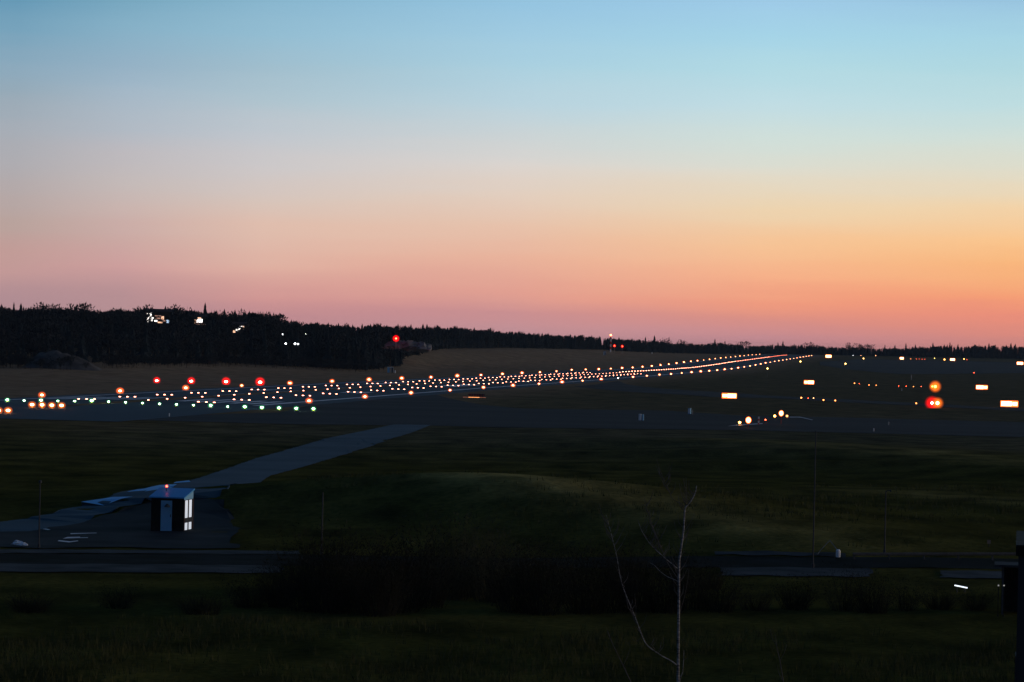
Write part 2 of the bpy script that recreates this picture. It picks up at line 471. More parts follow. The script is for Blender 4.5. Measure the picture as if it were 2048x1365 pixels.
# painted lines on the runway
def marks(name, quads, lift):
    bmv = []; bmf = []
    for u0, u1, v0, v1 in quads:
        n = max(1, int((u1 - u0) / 20)); us = np.linspace(u0, u1, n + 1)
        for a_, b_ in zip(us[:-1], us[1:]):
            o = len(bmv)
            for uu, vv in ((a_, v0), (b_, v0), (b_, v1), (a_, v1)):
                x, y = uv(uu, vv); bmv.append((x, y))
            bmf.append((o, o + 1, o + 2, o + 3))
    P = np.array(bmv); Z = height(P[:, 0], P[:, 1]) + lift
    ob = np_mesh(name, np.column_stack([P, Z]), bmf, M['paint']); ob['kind'] = 'structure'
    if ob.data.polygons[0].normal.z < 0: ob.data.flip_normals()
    return ob
marks('runway_edge_marking', [(596, 3200, V_NEAR - 2.0, V_NEAR - 3.2), (560, 3200, V_FAR + 2.0, V_FAR + 3.2)], .075)
q = []
for k in range(6):
    q.append((606, 636, V_C + 4 + 3.2 * k, V_C + 5.7 + 3.2 * k)); q.append((606, 636, V_C - 4 - 3.2 * k, V_C - 5.7 - 3.2 * k))
for k in range(40): q.append((665 + 60 * k, 695 + 60 * k, V_C - 1.6, V_C - 2.2))
for k in (900,):
    q.append((k, k + 55, V_C + 8, V_C + 13)); q.append((k, k + 55, V_C - 8, V_C - 13))
for k in (750, 1060, 1210):
    for s in (0, 1):
        q.append((k, k + 22, V_C + 8.5 + 2.6 * s, V_C + 10.3 + 2.6 * s)); q.append((k, k + 22, V_C - 8.5 - 2.6 * s, V_C - 10.3 - 2.6 * s))
marks('runway_marking', q, .078)

def px_sheet(name, pix, m, lift, step=12.0, rough=0.0):
    P = [gp(*p)[:2] for p in pix]
    if rough:
        q = random.Random(len(pix)); out = []
        for (ax, ay), (bx, by) in zip(P, P[1:] + P[:1]):
            n = max(1, int(math.hypot(bx - ax, by - ay) / (rough * 2.5)))
            for k in range(n):
                j = rough if k else rough * .3
                out.append((ax + (bx - ax) * k / n + q.uniform(-j, j) * .6, ay + (by - ay) * k / n + q.uniform(-j, j)))
        P = out
    return sheet(name, P, m, lift, step)

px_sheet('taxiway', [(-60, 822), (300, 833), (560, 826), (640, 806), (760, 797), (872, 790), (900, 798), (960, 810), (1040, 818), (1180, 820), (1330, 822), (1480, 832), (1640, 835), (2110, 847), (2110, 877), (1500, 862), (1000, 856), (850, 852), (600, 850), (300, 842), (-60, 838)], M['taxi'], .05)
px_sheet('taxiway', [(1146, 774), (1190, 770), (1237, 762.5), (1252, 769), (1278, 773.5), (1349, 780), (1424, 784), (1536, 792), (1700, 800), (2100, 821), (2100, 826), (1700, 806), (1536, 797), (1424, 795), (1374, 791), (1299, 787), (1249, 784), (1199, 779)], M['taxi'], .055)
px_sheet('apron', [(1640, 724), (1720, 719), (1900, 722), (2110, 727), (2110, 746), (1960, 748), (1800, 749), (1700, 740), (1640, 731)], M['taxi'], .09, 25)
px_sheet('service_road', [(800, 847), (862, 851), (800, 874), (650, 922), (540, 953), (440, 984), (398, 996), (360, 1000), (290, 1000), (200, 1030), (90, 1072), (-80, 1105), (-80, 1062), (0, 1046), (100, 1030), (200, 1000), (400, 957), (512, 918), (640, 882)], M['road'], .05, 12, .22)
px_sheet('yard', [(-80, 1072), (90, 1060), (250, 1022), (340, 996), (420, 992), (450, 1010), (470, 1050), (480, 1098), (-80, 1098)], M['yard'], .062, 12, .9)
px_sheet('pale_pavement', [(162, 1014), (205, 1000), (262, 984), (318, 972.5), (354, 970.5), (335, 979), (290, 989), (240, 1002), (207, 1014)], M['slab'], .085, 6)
px_sheet('pale_pavement', [(352, 966), (378, 963), (381, 966), (346, 969)], M['slab'], .085, 6)
def px_marks(name, polys, lift):
    V = []; F = []
    for poly in polys:
        o = len(V)
        for p in poly:
            g = gp(*p); V.append((g.x, g.y, g.z + lift))
        F.append(tuple(range(o, o + len(poly))))
    me = bpy.data.meshes.new(name); me.from_pydata(V, [], F); me.materials.append(M['paint']); me.update()
    if me.polygons[0].normal.z < 0: me.flip_normals()
    o = link(name, me); o['kind'] = 'structure'; return o
px_marks('paint_and_light_mark', [
    [(141, 1071.5), (141, 1070), (193, 1069), (193, 1070)],
    [(125, 1081), (135, 1078), (160, 1077.5), (160, 1079), (138, 1080)],
    [(140, 1080.5), (150, 1078.5), (176, 1078.5), (176, 1080.5)],
    [(115, 1086), (118, 1084.5), (140, 1087), (155, 1085), (157, 1086), (138, 1089)],
    [(85, 1062), (92, 1060.5), (101, 1063), (96, 1064)]], .09)
# perimeter road with pale gravel verges
px_sheet('gravel_verge', [(-120, 1100), (600, 1104), (600, 1111), (-120, 1109)], M['verge'], .06, 8, .35)
px_sheet('gravel_verge', [(1430, 1107), (1690, 1111), (1690, 1117), (1430, 1114)], M['verge'], .06, 8, .35)
px_sheet('gravel_verge', [(1880, 1144), (2120, 1148), (2120, 1162), (1880, 1158)], M['verge'], .06, 8, .3)
px_sheet('gravel_verge', [(1440, 1137), (1740, 1140), (1740, 1156), (1440, 1153)], M['verge'], .06, 8, .45)
px_sheet('perimeter_road', [(-120, 1110), (590, 1112), (1440, 1115), (1680, 1118), (2200, 1124), (2200, 1146), (1680, 1139), (1440, 1137), (590, 1134), (-120, 1130)], M['dark_road'], .05, 8)
px_sheet('gravel_verge', [(-120, 1130), (560, 1134), (560, 1149), (-120, 1145)], M['verge'], .06, 8, .45)

# ------------------------------------------------------------------ runway lamps
def inset_mesh(name, lamp, r=.2, hh=.14):
    b = MB()
    b.use(M['darksteel']); b.lathe([(r * 1.35, 0), (r * 1.3, .03), (r * 1.05, .04)], 10)
    b.use(lamp); b.lathe([(r, .04), (r * .98, hh * .6), (r * .7, hh), (r * .2, hh * 1.12)], 10)
    return b.mesh(name)
me_c = inset_mesh('centreline_light', M['l_inset'], .18, .15)
me_cf = inset_mesh('centreline_light_far', M['l_inset'], .25, .26)
me_cr = inset_mesh('centreline_light_red', M['l_inset_far'], .25, .26)
me_td = inset_mesh('touchdown_light', M['l_inset'], .21, .15)
def put(name, me, u, v, lift=.06):
    x, y = uv(u, v)
    o = link(name, me); o.location = (x, y, hz(x, y) + lift); return o
n = 0
for k in range(168):
    u = 601 + 15.0 * k
    red = u > 2350 and (u > 2800 or k % 2)
    o = put('centreline_light', me_cr if red else (me_cf if u > 1500 else me_c), u, V_C)
    tag(o, f"{'red' if red else 'white'} runway centreline light, {ordinal(k + 1)} beyond the green threshold row", 'runway light', 'runway centreline lights')
for k in range(29):
    u = 604 + 31.2 * k
    for side, vm in (('near', V_TDN), ('far', V_TDF)):
        for j, w in enumerate(('left', 'middle', 'right')):
            o = put('touchdown_light', me_td, u, vm + (j - 1) * 1.5)
            tag(o, f"white touchdown light, {w} one of {ordinal(k + 1)} {side}-side trio beyond green threshold row", 'runway light', 'touchdown zone light trios')

# elevated edge lamps
def edge_proto(name, label, cat, lamp, halo, r=.2, rg=.34, zc=.5, group=None):
    t = thing(name, label, cat, (0, 0, 0), 0, group)
    b = MB(); b.lathe([(.16, 0), (.15, .05), (.05, .08), (.045, zc - r * .8), (.1, zc - r * .75)], 8); b.build('stem', M['yellow'], t)
    MB().ball(r, (0, 0, zc), 12, 6, .62).build('bulb', lamp, t, True)
    MB().ball(rg, (0, 0, zc), 12, 8, .8).build('lens', halo, t, True)  # added glow ball as the halo round the bulb
    return t
E1 = edge_proto('runway_edge_light', '', 'runway light', M['l_warm'], M['g_amber'], .31, .84)
E2 = edge_proto('runway_edge_light', '', 'runway light', M['l_warm2'], M['g_amber'], .28, .66)
E3 = edge_proto('runway_edge_light', '', 'runway light', M['l_white'], M['g_amber'], .24, .45)
used = set()
def place(proto, loc, label, rz=0, group=None, scale=None):
    if proto.name not in used:
        used.add(proto.name); proto.location = loc; proto['label'] = label; proto.rotation_euler = (0, 0, rz)
        if group: proto['group'] = group
        if scale is not None: proto.scale = scale
        return proto
    return dup(proto, loc, label, rz, group, scale)
dim_near = {2: 1, 3: 1, 4: 1, 6: 1, 8: 1, 12: 1, 13: 1, 15: 1}
dim_far = {3: 1, 14: 1, 16: 1, 18: 1}
u_near = [634.3, 697, 758.6, 819.7, 880.4, 941.7, 1003, 1064.4, 1125.6, 1187.9, 1249.7] + [1311 + 61.4 * k for k in range(30)]
for k, u in enumerate(u_near):
    x, y = uv(u, V_NEAR)
    p = E3 if k == 10 else (E2 if (k in dim_near or u > 2350) else E1)
    if k == 10: lab = 'clear white runway edge light among amber ones, where the exit taxiway leaves the near edge'
    else: lab = f'amber runway edge light, {ordinal(k + 1)} along the near edge from green threshold row'
    j = random.uniform(.82, 1.12); place(p, (x, y, hz(x, y) + .06), lab, 0, 'runway edge lights', (j, j, j))
for k in range(42):
    u = 624.9 + 61.3 * k
    x, y = uv(u, V_FAR)
    j = random.uniform(.85, 1.15); place(E2 if (k in dim_far or u > 2350) else E1, (x, y, hz(x, y) + .06), f'amber runway edge light, {ordinal(k + 1)} along the far edge from green threshold row', 0, 'runway edge lights', (j, j, j))

# green threshold row
T = thing('threshold_light', '', 'runway light', (0, 0, 0))
MB().lathe([(.2, 0), (.18, .06), (.07, .1), (.06, .2)], 8).build('stem', M['yellow'], T)
MB().ball(.24, (0, 0, .36), 12, 6, .55).build('bulb', M['l_green'], T, True)
MB().ball(.52, (0, 0, .36), 12, 8, .8).build('lens', M['g_green'], T, True)  # green halo added round the bulb as a glowing ball
for k in range(19):
    x, y = uv(572, -108.3 - 3.035 * k)
    sc = (1, 1, 1) if k in (0, 1, 2, 3, 4, 6, 13, 16, 18) else (.72, .72, .72)
    place(T, (x, y, hz(x, y) + .06), f'green threshold light, {ordinal(k + 1)} from the right end of the green row', 0, 'green threshold lights', sc)
# orange bar left of the threshold
W = edge_proto('approach_light', '', 'runway light', M['l_warm'], M['g_orange'], .32, .72)
for k, (px, py) in enumerate([(64, 811), (84, 811.5), (103.5, 812), (123, 812.5)]):
    g = gp(px, py + 5); place(W, g, f'orange approach light, {ordinal(k + 1)} from the left in the bar of four', 0, 'orange approach lights')
for k, (px, py) in enumerate([(-3, 823), (16, 823)]):
    g = gp(px, py + 5); place(W, g, ['orange approach light cut by the left picture edge below the runway', 'orange approach light low beside the left picture edge, clear of the bar of four'][k], 0, 'orange approach lights')

# glide angle units: four red lamps on the far verge
PA = thing('approach_slope_indicator', '', 'runway light', (0, 0, 0))
b = MB(); b.box(-.55, .55, -.1, 1.2, .35, .95)
for sx in (-.42, .42):
    for sy in (0, 1.05): b.tube([(sx, sy, 0), (sx, sy, .36)], .035, 6)
b.build('housing', M['orange'], PA)
b = MB(); b.lathe([(.30, 0), (.27, .05), (.14, .10), (.03, .12)], 14)
bo = b.build('bulb', M['l_red'], PA, True); bo.rotation_euler = (R(90), 0, 0); bo.location = (0, -.11, .68); bo.scale = (1.25, .8, 1)
b = MB(); b.ball(1.2, (0, 0, 0), 18, 12, .95)
bo = b.build('lens', M['g_red'], PA, True); bo.location = (0, -.10, .76); bo.scale = (1, .8, 1)  # red halo of the unit, added as a glowing ball
for k, (px, py, s) in enumerate([(313.5, 763, .95), (382.5, 765, 1.05), (452, 767, 1.15), (520, 769, 1.25)]):
    p, z = colp(px, py, 872)
    place(PA, p, ['red approach slope light, leftmost of the four in the row beyond the runway', 'red approach slope light, second from left in the row beyond the runway',
                  'red approach slope light, third from left in the row beyond the runway', 'largest red approach slope light, rightmost of four beyond the runway'][k], face_cam(p), 'row of four red approach slope lights', (s, s, s))

# ------------------------------------------------------------------ lamps and signs on the right of the field
def post_lamp(name, label, cat, px, py, D, lamp, halo, r, rg, post=M['darksteel'], pr=.05):
    p, z = colp(px, py, D)
    z = max(z, p.z + r * 1.1)
    t = thing(name, label, cat, p)
    hh = z - p.z
    MB().lathe([(pr * 2.2, 0), (pr * 2, .06), (pr, .08), (pr, max(.1, hh - r * .9))], 8).build('post', post, t)
    MB().ball(r, (0, 0, hh), 10, 6).build('bulb', lamp, t, True)
    if halo: MB().ball(rg, (0, 0, hh), 12, 8).build('lens', halo, t, True)  # halo added round the bulb as a ball of glow
    return t

def sign(label, px, py, wpx, hpx, small=0, side=-1, D=None, red=False):
    """illuminated taxiway sign: long face plus an optional small one at one end"""
    g = gp(px, py + hpx * .5 + 1.5) if D is None else colp(px, py, D)[0]
    s = g.y / FPX
    w, h_ = wpx * s * .94, hpx * s * .85
    t = thing('taxiway_sign', label, 'sign', g, face_cam(g), 'lit taxiway signs')
    zc = max(ray(px, py)[1] * g.y + EYE - g.z, h_ * .5 + .12)
    b = MB(); b.box(-w / 2 - .3, w / 2 + .3, .02, .30, zc - h_ / 2 - .3, zc + h_ / 2 + .3); b.build('housing', M['darksteel'], t)
    e = .16 * h_ + .06
    MB().box(-w / 2 - e, w / 2 + e, -.008, .021, zc - h_ / 2 - e, zc + h_ / 2 + e).build('halo_border', M['l_signhalo'], t)  # glowing border added as the sign's orange halo
    b = MB()
    for k in (-.4, 0, .4): b.tube([(k * w, .15, 0), (k * w, .15, zc - h_ / 2)], .04, 6)
    b.build('leg', M['steel'], t)
    x0, x1 = -w / 2, w / 2
    if small:
        sw = small * s
        if side < 0: a0, a1, x0 = x0, x0 + sw, x0 + sw + .22
        else: a0, a1, x1 = x1 - sw, x1, x1 - sw - .22
        b = MB(); b.box(a0, a1, -.012, .022, zc - h_ * .36, zc + h_ * .36); b.build('small_panel', M['l_sign'], t)
    b = MB(); b.box(x0, x1, -.015, .022, zc - h_ / 2, zc + h_ / 2); b.build('panel', M['l_sign'], t)
    if red:
        b = MB(); b.box(x0 + .1, x1, -.01, .022, zc - h_ / 2 - .32, zc - h_ / 2 - .06); b.build('lower_panel', M['l_signred'], t)
    return t
sign('lit orange and white sign with a small left panel, alone on the middle grass', 1458.5, 792, 28, 8.5, 8, -1)
sign('lit sign on the far grass, left of the upper chain of small lamps', 1618, 765, 19, 6.5, 6, -1)
sign('lit sign above the large right edge sign, small panel at its right end', 1963.5, 775, 22, 7, 6, 1, red=True)
sign('largest lit sign by the right picture edge with red panel glowing underneath', 2018.5, 808, 33, 10, 9, 1, red=True)
sign('lit sign at far end of the runway, just right of the last edge lights', 1657, 713, 11, 5, 0)
sign('lit sign under the trees, below the middle of the right treeline', 1803.5, 717, 7, 4, 0)
sign('pale lit sign at the right end of the distant red chain', 1905, 719.5, 9, 4, 0)
sign('lit yellow sign touching the right picture edge below the treeline', 2040, 727, 12, 5, 0)
far_lamps = [
    (1535, 737.5, 1500, 'l_yellow', .30, 'yellow lamp below the last near-edge runway lights'),
    (1601, 723.5, 2400, 'l_yellow', .42, 'bright yellow lamp just under the far end of the runway lights'),
    (1691, 728, 1900, 'l_yellow', .34, 'yellow lamp standing alone right of the runway end'),
    (1727, 717.5, 2600, 'l_yellow', .36, 'yellow lamp under two faint dots below the treeline'),
    (1706, 711.5, 3050, 'l_cool', .16, 'faint bluish lamp at the foot of the treeline right of the runway end'),
    (1722, 711.5, 3050, 'l_warm2', .16, 'faint reddish lamp at the treeline foot just above a yellow lamp'),
    (1751.5, 712, 3050, 'l_warm2', .2, 'small warm lamp at the treeline foot left of the first far sign'),
    (1821.5, 718, 2600, 'l_ambersmall', .2, 'first amber dot of the distant lamp chain right of the far sign'),
    (1832.5, 718.5, 2600, 'l_redsmall', .14, 'leftmost of four close red dots in the distant chain'),
    (1838.5, 718.5, 2600, 'l_redsmall', .14, 'second of four close red dots in the distant chain'),
    (1844.5, 719, 2600, 'l_redsmall', .14, 'third of four close red dots in the distant chain'),
    (1849.5, 719, 2600, 'l_redsmall', .14, 'rightmost of four close red dots in the distant chain'),
    (1869, 717, 2650, 'l_yellow', .2, 'small yellow lamp between the red dots and the bright orange lamp'),
    (1889, 719.5, 2550, 'l_amber', .46, 'bright orange lamp left of the pale distant sign'),
    (1928, 718.5, 2550, 'l_yellow', .26, 'yellow lamp right of the pale distant sign'),
    (1933.5, 719.5, 2550, 'l_redsmall', .12, 'tiny red lamp touching the yellow lamp right of the distant sign'),
    (1948, 746, 1500, 'l_redsmall', .15, 'lone small red lamp above the right-hand lit signs'),
]
for px, py, D, lm, r, lab in far_lamps:
    post_lamp('field_lamp', lab, 'lamp', px, py, D, M[lm], M['g_amber'] if r > .25 else None, r, r * 1.7)['group'] = 'lamps on the far field'
small = [
    (1709, 767, .19, 'l_ambersmall', 'brightest left lamp of the upper chain of four on the grass'),
    (1718.5, 768, .10, 'l_redsmall', 'tiny red lamp beside the bright one in the upper chain'),
    (1738, 770.5, .15, 'l_ambersmall', 'third lamp of the upper chain of four'),
    (1752.5, 771, .14, 'l_ambersmall', 'right end lamp of the upper chain of four'),
    (1797.5, 772.5, .11, 'l_redsmall', 'leftmost of four small red lamps left of the orange guard lamp'),
    (1812.5, 773, .11, 'l_redsmall', 'second of four small red lamps left of the orange guard lamp'),
    (1827, 773.5, .14, 'l_ambersmall', 'third, yellower of four small lamps left of the orange guard lamp'),
    (1842.5, 773.5, .11, 'l_redsmall', 'small red lamp nearest the orange guard lamp'),
    (1602.5, 796, .19, 'l_ambersmall', 'bright left end lamp of the lower chain on the grass'),
    (1616.5, 797, .09, 'l_redsmall', 'faint red lamp second in the lower chain'),
    (1627, 796.5, .09, 'l_warm2', 'thin warm lamp third in the lower chain'),
    (1647, 800.5, .17, 'l_ambersmall', 'second-last amber lamp of the lower chain'),
    (1670.5, 801.5, .17, 'l_ambersmall', 'right end amber lamp of the lower chain'),
    (1832.5, 807, .16, 'l_ambersmall', 'small amber lamp just left of the red and yellow guard lamp'),
]
for px, py, r, lm, lab in small:
    g = gp(px, py + 4)
    post_lamp('taxiway_lamp', lab, 'lamp', px, py, g.y, M[lm], None, r, 0)['group'] = 'small lamps along the taxiways'

def guard(label, px, py, heads, D):
    p, z = colp(px, py, D)
    t = thing('guard_lamp', label, 'lamp', p, face_cam(p), 'runway guard lamps')
    hh = z - p.z; s = D / FPX
    b = MB(); b.tube([(-.5, .15, 0), (-.5, .15, hh + .5)], .05, 6); b.tube([(.5, .15, 0), (.5, .15, hh + .5)], .05, 6); b.tube([(-.5, .15, hh + .5), (.5, .15, hh + .5)], .05, 6)
    b.box(-.95, .95, .22, .27, hh - .7, hh + .7)
    b.build('frame', M['darksteel'], t)
    for dx, r, rg, lm, gm in heads:
        ln = MB().ball(rg * s, (0, 0, 0), 16, 10).build('lens', M[gm], t, True); ln.location = (dx * s, -.1, hh); ln.scale = (1, .7, 1)  # soft halo of each head, added as a glowing ball
        bb = MB().ball(r * s, (0, 0, 0), 12, 8).build('bulb', M[lm], t, True); bb.location = (dx * s, -.12, hh); bb.scale = (1, .5, 1)
    return t
guard('orange guard lamp, the upper of two big round lamps near the right signs', 1869, 773.5, [(-4.5, 1.4, 6.5, 'l_guard', 'g_softorange'), (1.5, 2.8, 14, 'l_guard', 'g_softorange')], 940)
guard('double guard lamp, red left and yellow right, below the orange one', 1870, 806.5, [(-6, 2.4, 16, 'l_red', 'g_redsoft'), (5, 3.4, 14, 'l_yellow', 'g_softorange')], 760)

# lit boards by the taxiway band
def board(label, px, ytop, ybot, wpx, ybase, lm='l_sign'):
    g = gp(px, ybase); s = g.y / FPX
    t = thing('lit_marker_board', label, 'sign', g, face_cam(g), 'lit marker boards on posts')
    zt = ray(px, ytop)[1] * g.y + EYE - g.z; zb = ray(px, ybot)[1] * g.y + EYE - g.z; w = wpx * s
    MB().tube([(0, .06, 0), (0, .06, zb + .2)], .05, 6).build('post', M['redpaint'], t)  # red light on the post is put in as red paint
    b = MB(); b.box(-w / 2 - .05, w / 2 + .05, .02, .2, zb - .05, zt + .05); b.build('housing', M['darksteel'], t)
    b = MB(); b.lathe([(w / 2, 0), (w / 2 * .97, .03), (w / 2 * .7, .05)], 12); o = b.build('panel', M[lm], t)
    o.rotation_euler = (R(90), 0, 0); o.location = (0, .02, (zt + zb) / 2); o.scale = (.8, .8 * (zt - zb) / w, 1)
    b = MB(); b.lathe([(w / 2 * 1.1, 0), (w / 2 * 1.1, .03)], 16); o = b.build('halo_ring', M['l_signhalo'], t)  # glowing ring added as the board's orange halo
    o.rotation_euler = (R(90), 0, 0); o.location = (0, .022, (zt + zb) / 2); o.scale = (1, (zt - zb) / w, 1)
    return t
board('lit round board on red post, the lower left of the two by the taxiway', 1496.5, 834.5, 847, 10.5, 856)
board('lit round board on red post, the upper right of the two by the taxiway', 1562, 821.5, 832.5, 9, 849)
for px, py, r, lm, lab in [(1479.5, 845.5, .2, 'l_amber', 'orange lamp left of the lower lit board'), (1549.5, 832.5, .2, 'l_amber', 'orange lamp left of the upper lit board'),
                           (1531, 840, .12, 'l_redsmall', 'tiny red lamp right of the striped post'), (1574, 832.5, .22, 'l_strip', 'dim orange-red lamp right of the upper lit board')]:
    g = gp(px, py + 6)
    post_lamp('ground_lamp', lab, 'lamp', px, py, g.y, M[lm], None, r, 0)['group'] = 'orange lamps beside the marker boards'
def striped_post(label, px, ytop, ybase, rad, name='striped_post', ma='white', mb_='redpaint', bands=4, D=None, cat='post'):
    g = gp(px, ybase) if D is None else colp(px, ybase, D)[0]
    hh = ray(px, ytop)[1] * g.y + EYE - g.z
    t = thing(name, label, cat, g)
    for k in range(bands):
        b = MB(); b.tube([(0, 0, hh * k / bands), (0, 0, hh * (k + 1) / bands)], rad, 8)
        b.build('band', M[mb_] if k % 2 == 0 else M[ma], t)
    return t
striped_post('thin red and white striped post between the two lit boards', 1517, 834, 850, .11)
# streaks of light on the ground by the boards, put in as pale paint
px_marks('paint_and_light_mark', [[(1576, 836), (1576, 835), (1600, 835), (1626, 841), (1624, 841.5), (1600, 836)], [(1455, 854), (1475, 850.8), (1525, 848), (1525, 849.2), (1476, 852.2)]], .08)

# low sign seen from behind; glowing strips are added as its light on the grass
g = gp(948, 795.5)
t = thing('taxiway_sign', 'low dark sign seen from behind with a thin orange line of light beneath', 'sign', g, face_cam(g), 'lit taxiway signs')
s = g.y / FPX
MB().box(-11 * s, 11 * s, -.04, .04, .0, .07).build('grass_glow', M['l_strip'], t)
for x0, x1 in ((-22, -11), (11, 24)): MB().box(x0 * s, x1 * s, -.03, .03, .0, .05).build('grass_glow', M['l_stripdim'], t)
b = MB()
for k in range(7): b.tube([((-11 + 5 * k) * s, .1, 0), ((-11 + 5 * k) * s, .1, .85)], .03, 5)
b.build('leg', M['redpaint'], t)
b = MB(); b.box(-12 * s, 21 * s, .14, .3, .25, .85); b.build('housing', M['darksteel'], t)

# cabinets and small posts on the field
def cabinet(label, px, ybase, wpx, hpx, two=False):
    g = gp(px, ybase); s = g.y / FPX; w, h_ = wpx * s, hpx * s
    t = thing('equipment_cabinet', label, 'cabinet', g, face_cam(g) - .35, 'white equipment cabinets by the taxiway')
    b = MB()
    if two:
        b.lathe([(w * .26, .05), (w * .26, h_ * .94), (w * .2, h_)], 14, (-w * .2, 0, 0)); b.build('drum', M['white'], t)
        b = MB(); b.lathe([(w * .17, .05), (w * .17, h_ * .9), (w * .13, h_ * .94)], 14, (w * .33, 0.1, 0)); b.build('drum', M['bluewhite'], t)
    else:
        b.box(-w / 2, w / 2, -w / 2, w / 2, .06, h_); b.build('body', M['bluewhite'], t)
        b = MB(); b.box(-w / 2 - .03, w / 2 + .03, -w / 2 - .03, w / 2 + .03, h_, h_ + .05); b.build('lid', M['steel'], t)
        b = MB(); b.box(-w * .36, w * .36, -w / 2 - .015, -w / 2 + .002, h_ * .15, h_ * .9); b.build('door', M['white'], t)
    b = MB(); b.box(-w * .6, w * .6, -w * .45, w * .45, 0, .06); b.build('plinth', M['verge'], t)
    return t
cabinet('pair of white drums on one plinth at the taxiway edge', 1282, 842, 11, 13.5, True)
cabinet('pale narrow cabinet standing behind the drums on the grass', 1379, 829, 5, 12)
def slim_post(label, px, ytop, ybase, rad, m, name='marker_post', D=None, group=None):
    g = gp(px, ybase) if D is None else colp(px, ybase, D)[0]
    hh = ray(px, ytop)[1] * g.y + EYE - g.z
    t = tag(MB().lathe([(rad * 1.5, 0), (rad * 1.4, .05), (rad, .07), (rad * .9, hh * .97), (rad * .5, hh)], 8).build(name, M[m]), label, 'post', group)
    t.location = g; return t
slim_post('thin pale post just right of the narrow cabinet', 1385, 820, 830, .05, 'steel')
slim_post('small white post on the dark taxiway band at the right', 1747.5, 857, 863.5, .08, 'white')
slim_post('faint grey post above the taxiway band at the right', 1777, 844, 851, .09, 'steel')
slim_post('small white post on the paving below the green row', 338.5, 827, 834, .07, 'white')
slim_post('pale grey post standing on the grass above the small red lamps', 1822.5, 750, 760, .18, 'steel')
slim_post('white stub on the grass below the small red lamps', 1803.5, 777, 782, .09, 'white')

# ------------------------------------------------------------------ far side of the runway
p, z = colp(781, 731, 1290)
t = thing('equipment_hut', 'small white open-framed hut at the foot of the wooded hill', 'hut', p, face_cam(p))
b = MB(); b.box(-1.15, -.3, -.9, .9, 0, 2.0); b.build('wall', M['bluewhite'], t)
b = MB(); b.box(-1.25, 1.2, -1.0, 1.0, 2.0, 2.16); b.build('roof', M['white'], t)
b = MB()
for x in (.2, 1.02): b.box(x, x + .16, -.9, -.74, 0, 2.0)
b.build('door_frame', M['white'], t)
b = MB(); b.box(.36, 1.02, -.5, .85, .02, 1.98); b.build('door', M['black'], t)
p2, z2 = colp(790.5, 731, 1288)
tag(MB().lathe([(.22, 0), (.25, .3), (.25, .8), (.16, .95)], 10).build('marker_drum', M['white']), 'small white drum standing right of the open-framed hut', 'drum').location = p2

RC = thing('boulder', '', 'boulder', (0, 0, 0))
def rock_mesh(seed):
    rr = random.Random(seed); b = MB()
    b.ball(1.0, (0, 0, 0), 9, 6, .8)
    b.v = [tuple(c * (1 + rr.uniform(-.34, .34)) for c in v) for v in b.v]
    return b.mesh('boulder', M['rock'])
COL.objects.unlink(RC); bpy.data.objects.remove(RC)
rocks = [(772, 693, 2.2, 'low boulder at the left end of the pile under the red mast lamp'), (783, 690, 2.6, 'boulder left of the red mast in the pale pile'),
         (796, 690, 3.0, 'boulder directly right of the red mast foot'), (808, 689, 2.6, 'darker upright boulder in the middle of the pale pile'),
         (817, 690, 3.2, 'palest and biggest boulder in the pile under the red lamp'), (829, 691, 2.6, 'flat boulder right of the palest one'),
         (842, 692, 2.8, 'broad boulder toward the right of the pile'), (856, 693.5, 2.2, 'last low boulder at the right end of the pile')]
for k, (px, py, r, lab) in enumerate(rocks):
    p, z = colp(px, py + 5, 1500)
    o = link('boulder', rock_mesh(k)); o.location = (p.x, p.y, z + r * .2); o.scale = (r * 1.1, r, r * .9); o.rotation_euler = (0, 0, k)
    tag(o, lab, 'boulder', 'boulder pile on the knoll')
# red lamp on a mast above the boulders
post_lamp('obstruction_lamp', 'red lamp on a short mast above the pile of pale boulders', 'lamp', 792, 677.5, 1490, M['l_redsmall'], M['g_red'], .42, 1.75, M['steel'], .12)

# striped mast with flame-coloured lamp in front of the far woods
p, z = colp(1221, 698, 2560)
t = thing('lamp_mast', 'tall striped mast with orange-red lamp rising above the far treeline', 'mast', p)
top = colp(1221, 673, 2560)[1] - p.z
for k in range(6):
    MB().tube([(0, 0, top * k / 6), (0, 0, top * (k + 1) / 6)], .5, 8).build('band', M['redpaint'] if k % 2 else M['white'], t)
MB().ball(.6, (0, 0, top + .9), 10, 6).build('bulb', M['l_amber'], t, True)
MB().ball(1.35, (0, 0, top + .6), 12, 8).build('lens', M['g_red'], t, True)  # red halo added round the mast lamp
for px, py, lab in ((1229, 692, 'red lamp just right of the striped mast'), (1244.5, 693, 'red lamp second right of the striped mast')):
    post_lamp('obstruction_lamp', lab, 'lamp', px, py, 2540, M['l_redsmall'], M['g_red'], .36, 1.3, M['steel'], .1)
p, z = colp(1209.5, 704, 2400)
t = thing('equipment_hut', 'tiny white hut on the grass left of the striped mast', 'hut', p, face_cam(p))
b = MB(); b.box(-.9, .9, -.8, .8, 0, 2.1); b.build('wall', M['white'], t)
b = MB(); b.add([(-1.1, -1, 2.1), (1.1, -1, 2.1), (1.1, 1, 2.1), (-1.1, 1, 2.1), (-1.1, 0, 2.7), (1.1, 0, 2.7)], [(0, 1, 5, 4), (2, 3, 4, 5), (1, 2, 5), (3, 0, 4), (3, 2, 1, 0)]); b.build('roof', M['steel'], t)
b = MB(); b.box(-.1, .6, -.83, -.79, .05, 1.8); b.build('door', M['darksteel'], t)
slim_post('tiny white marker on the grass right of the striped mast', 1304, 704.5, 708.5, .3, 'white')

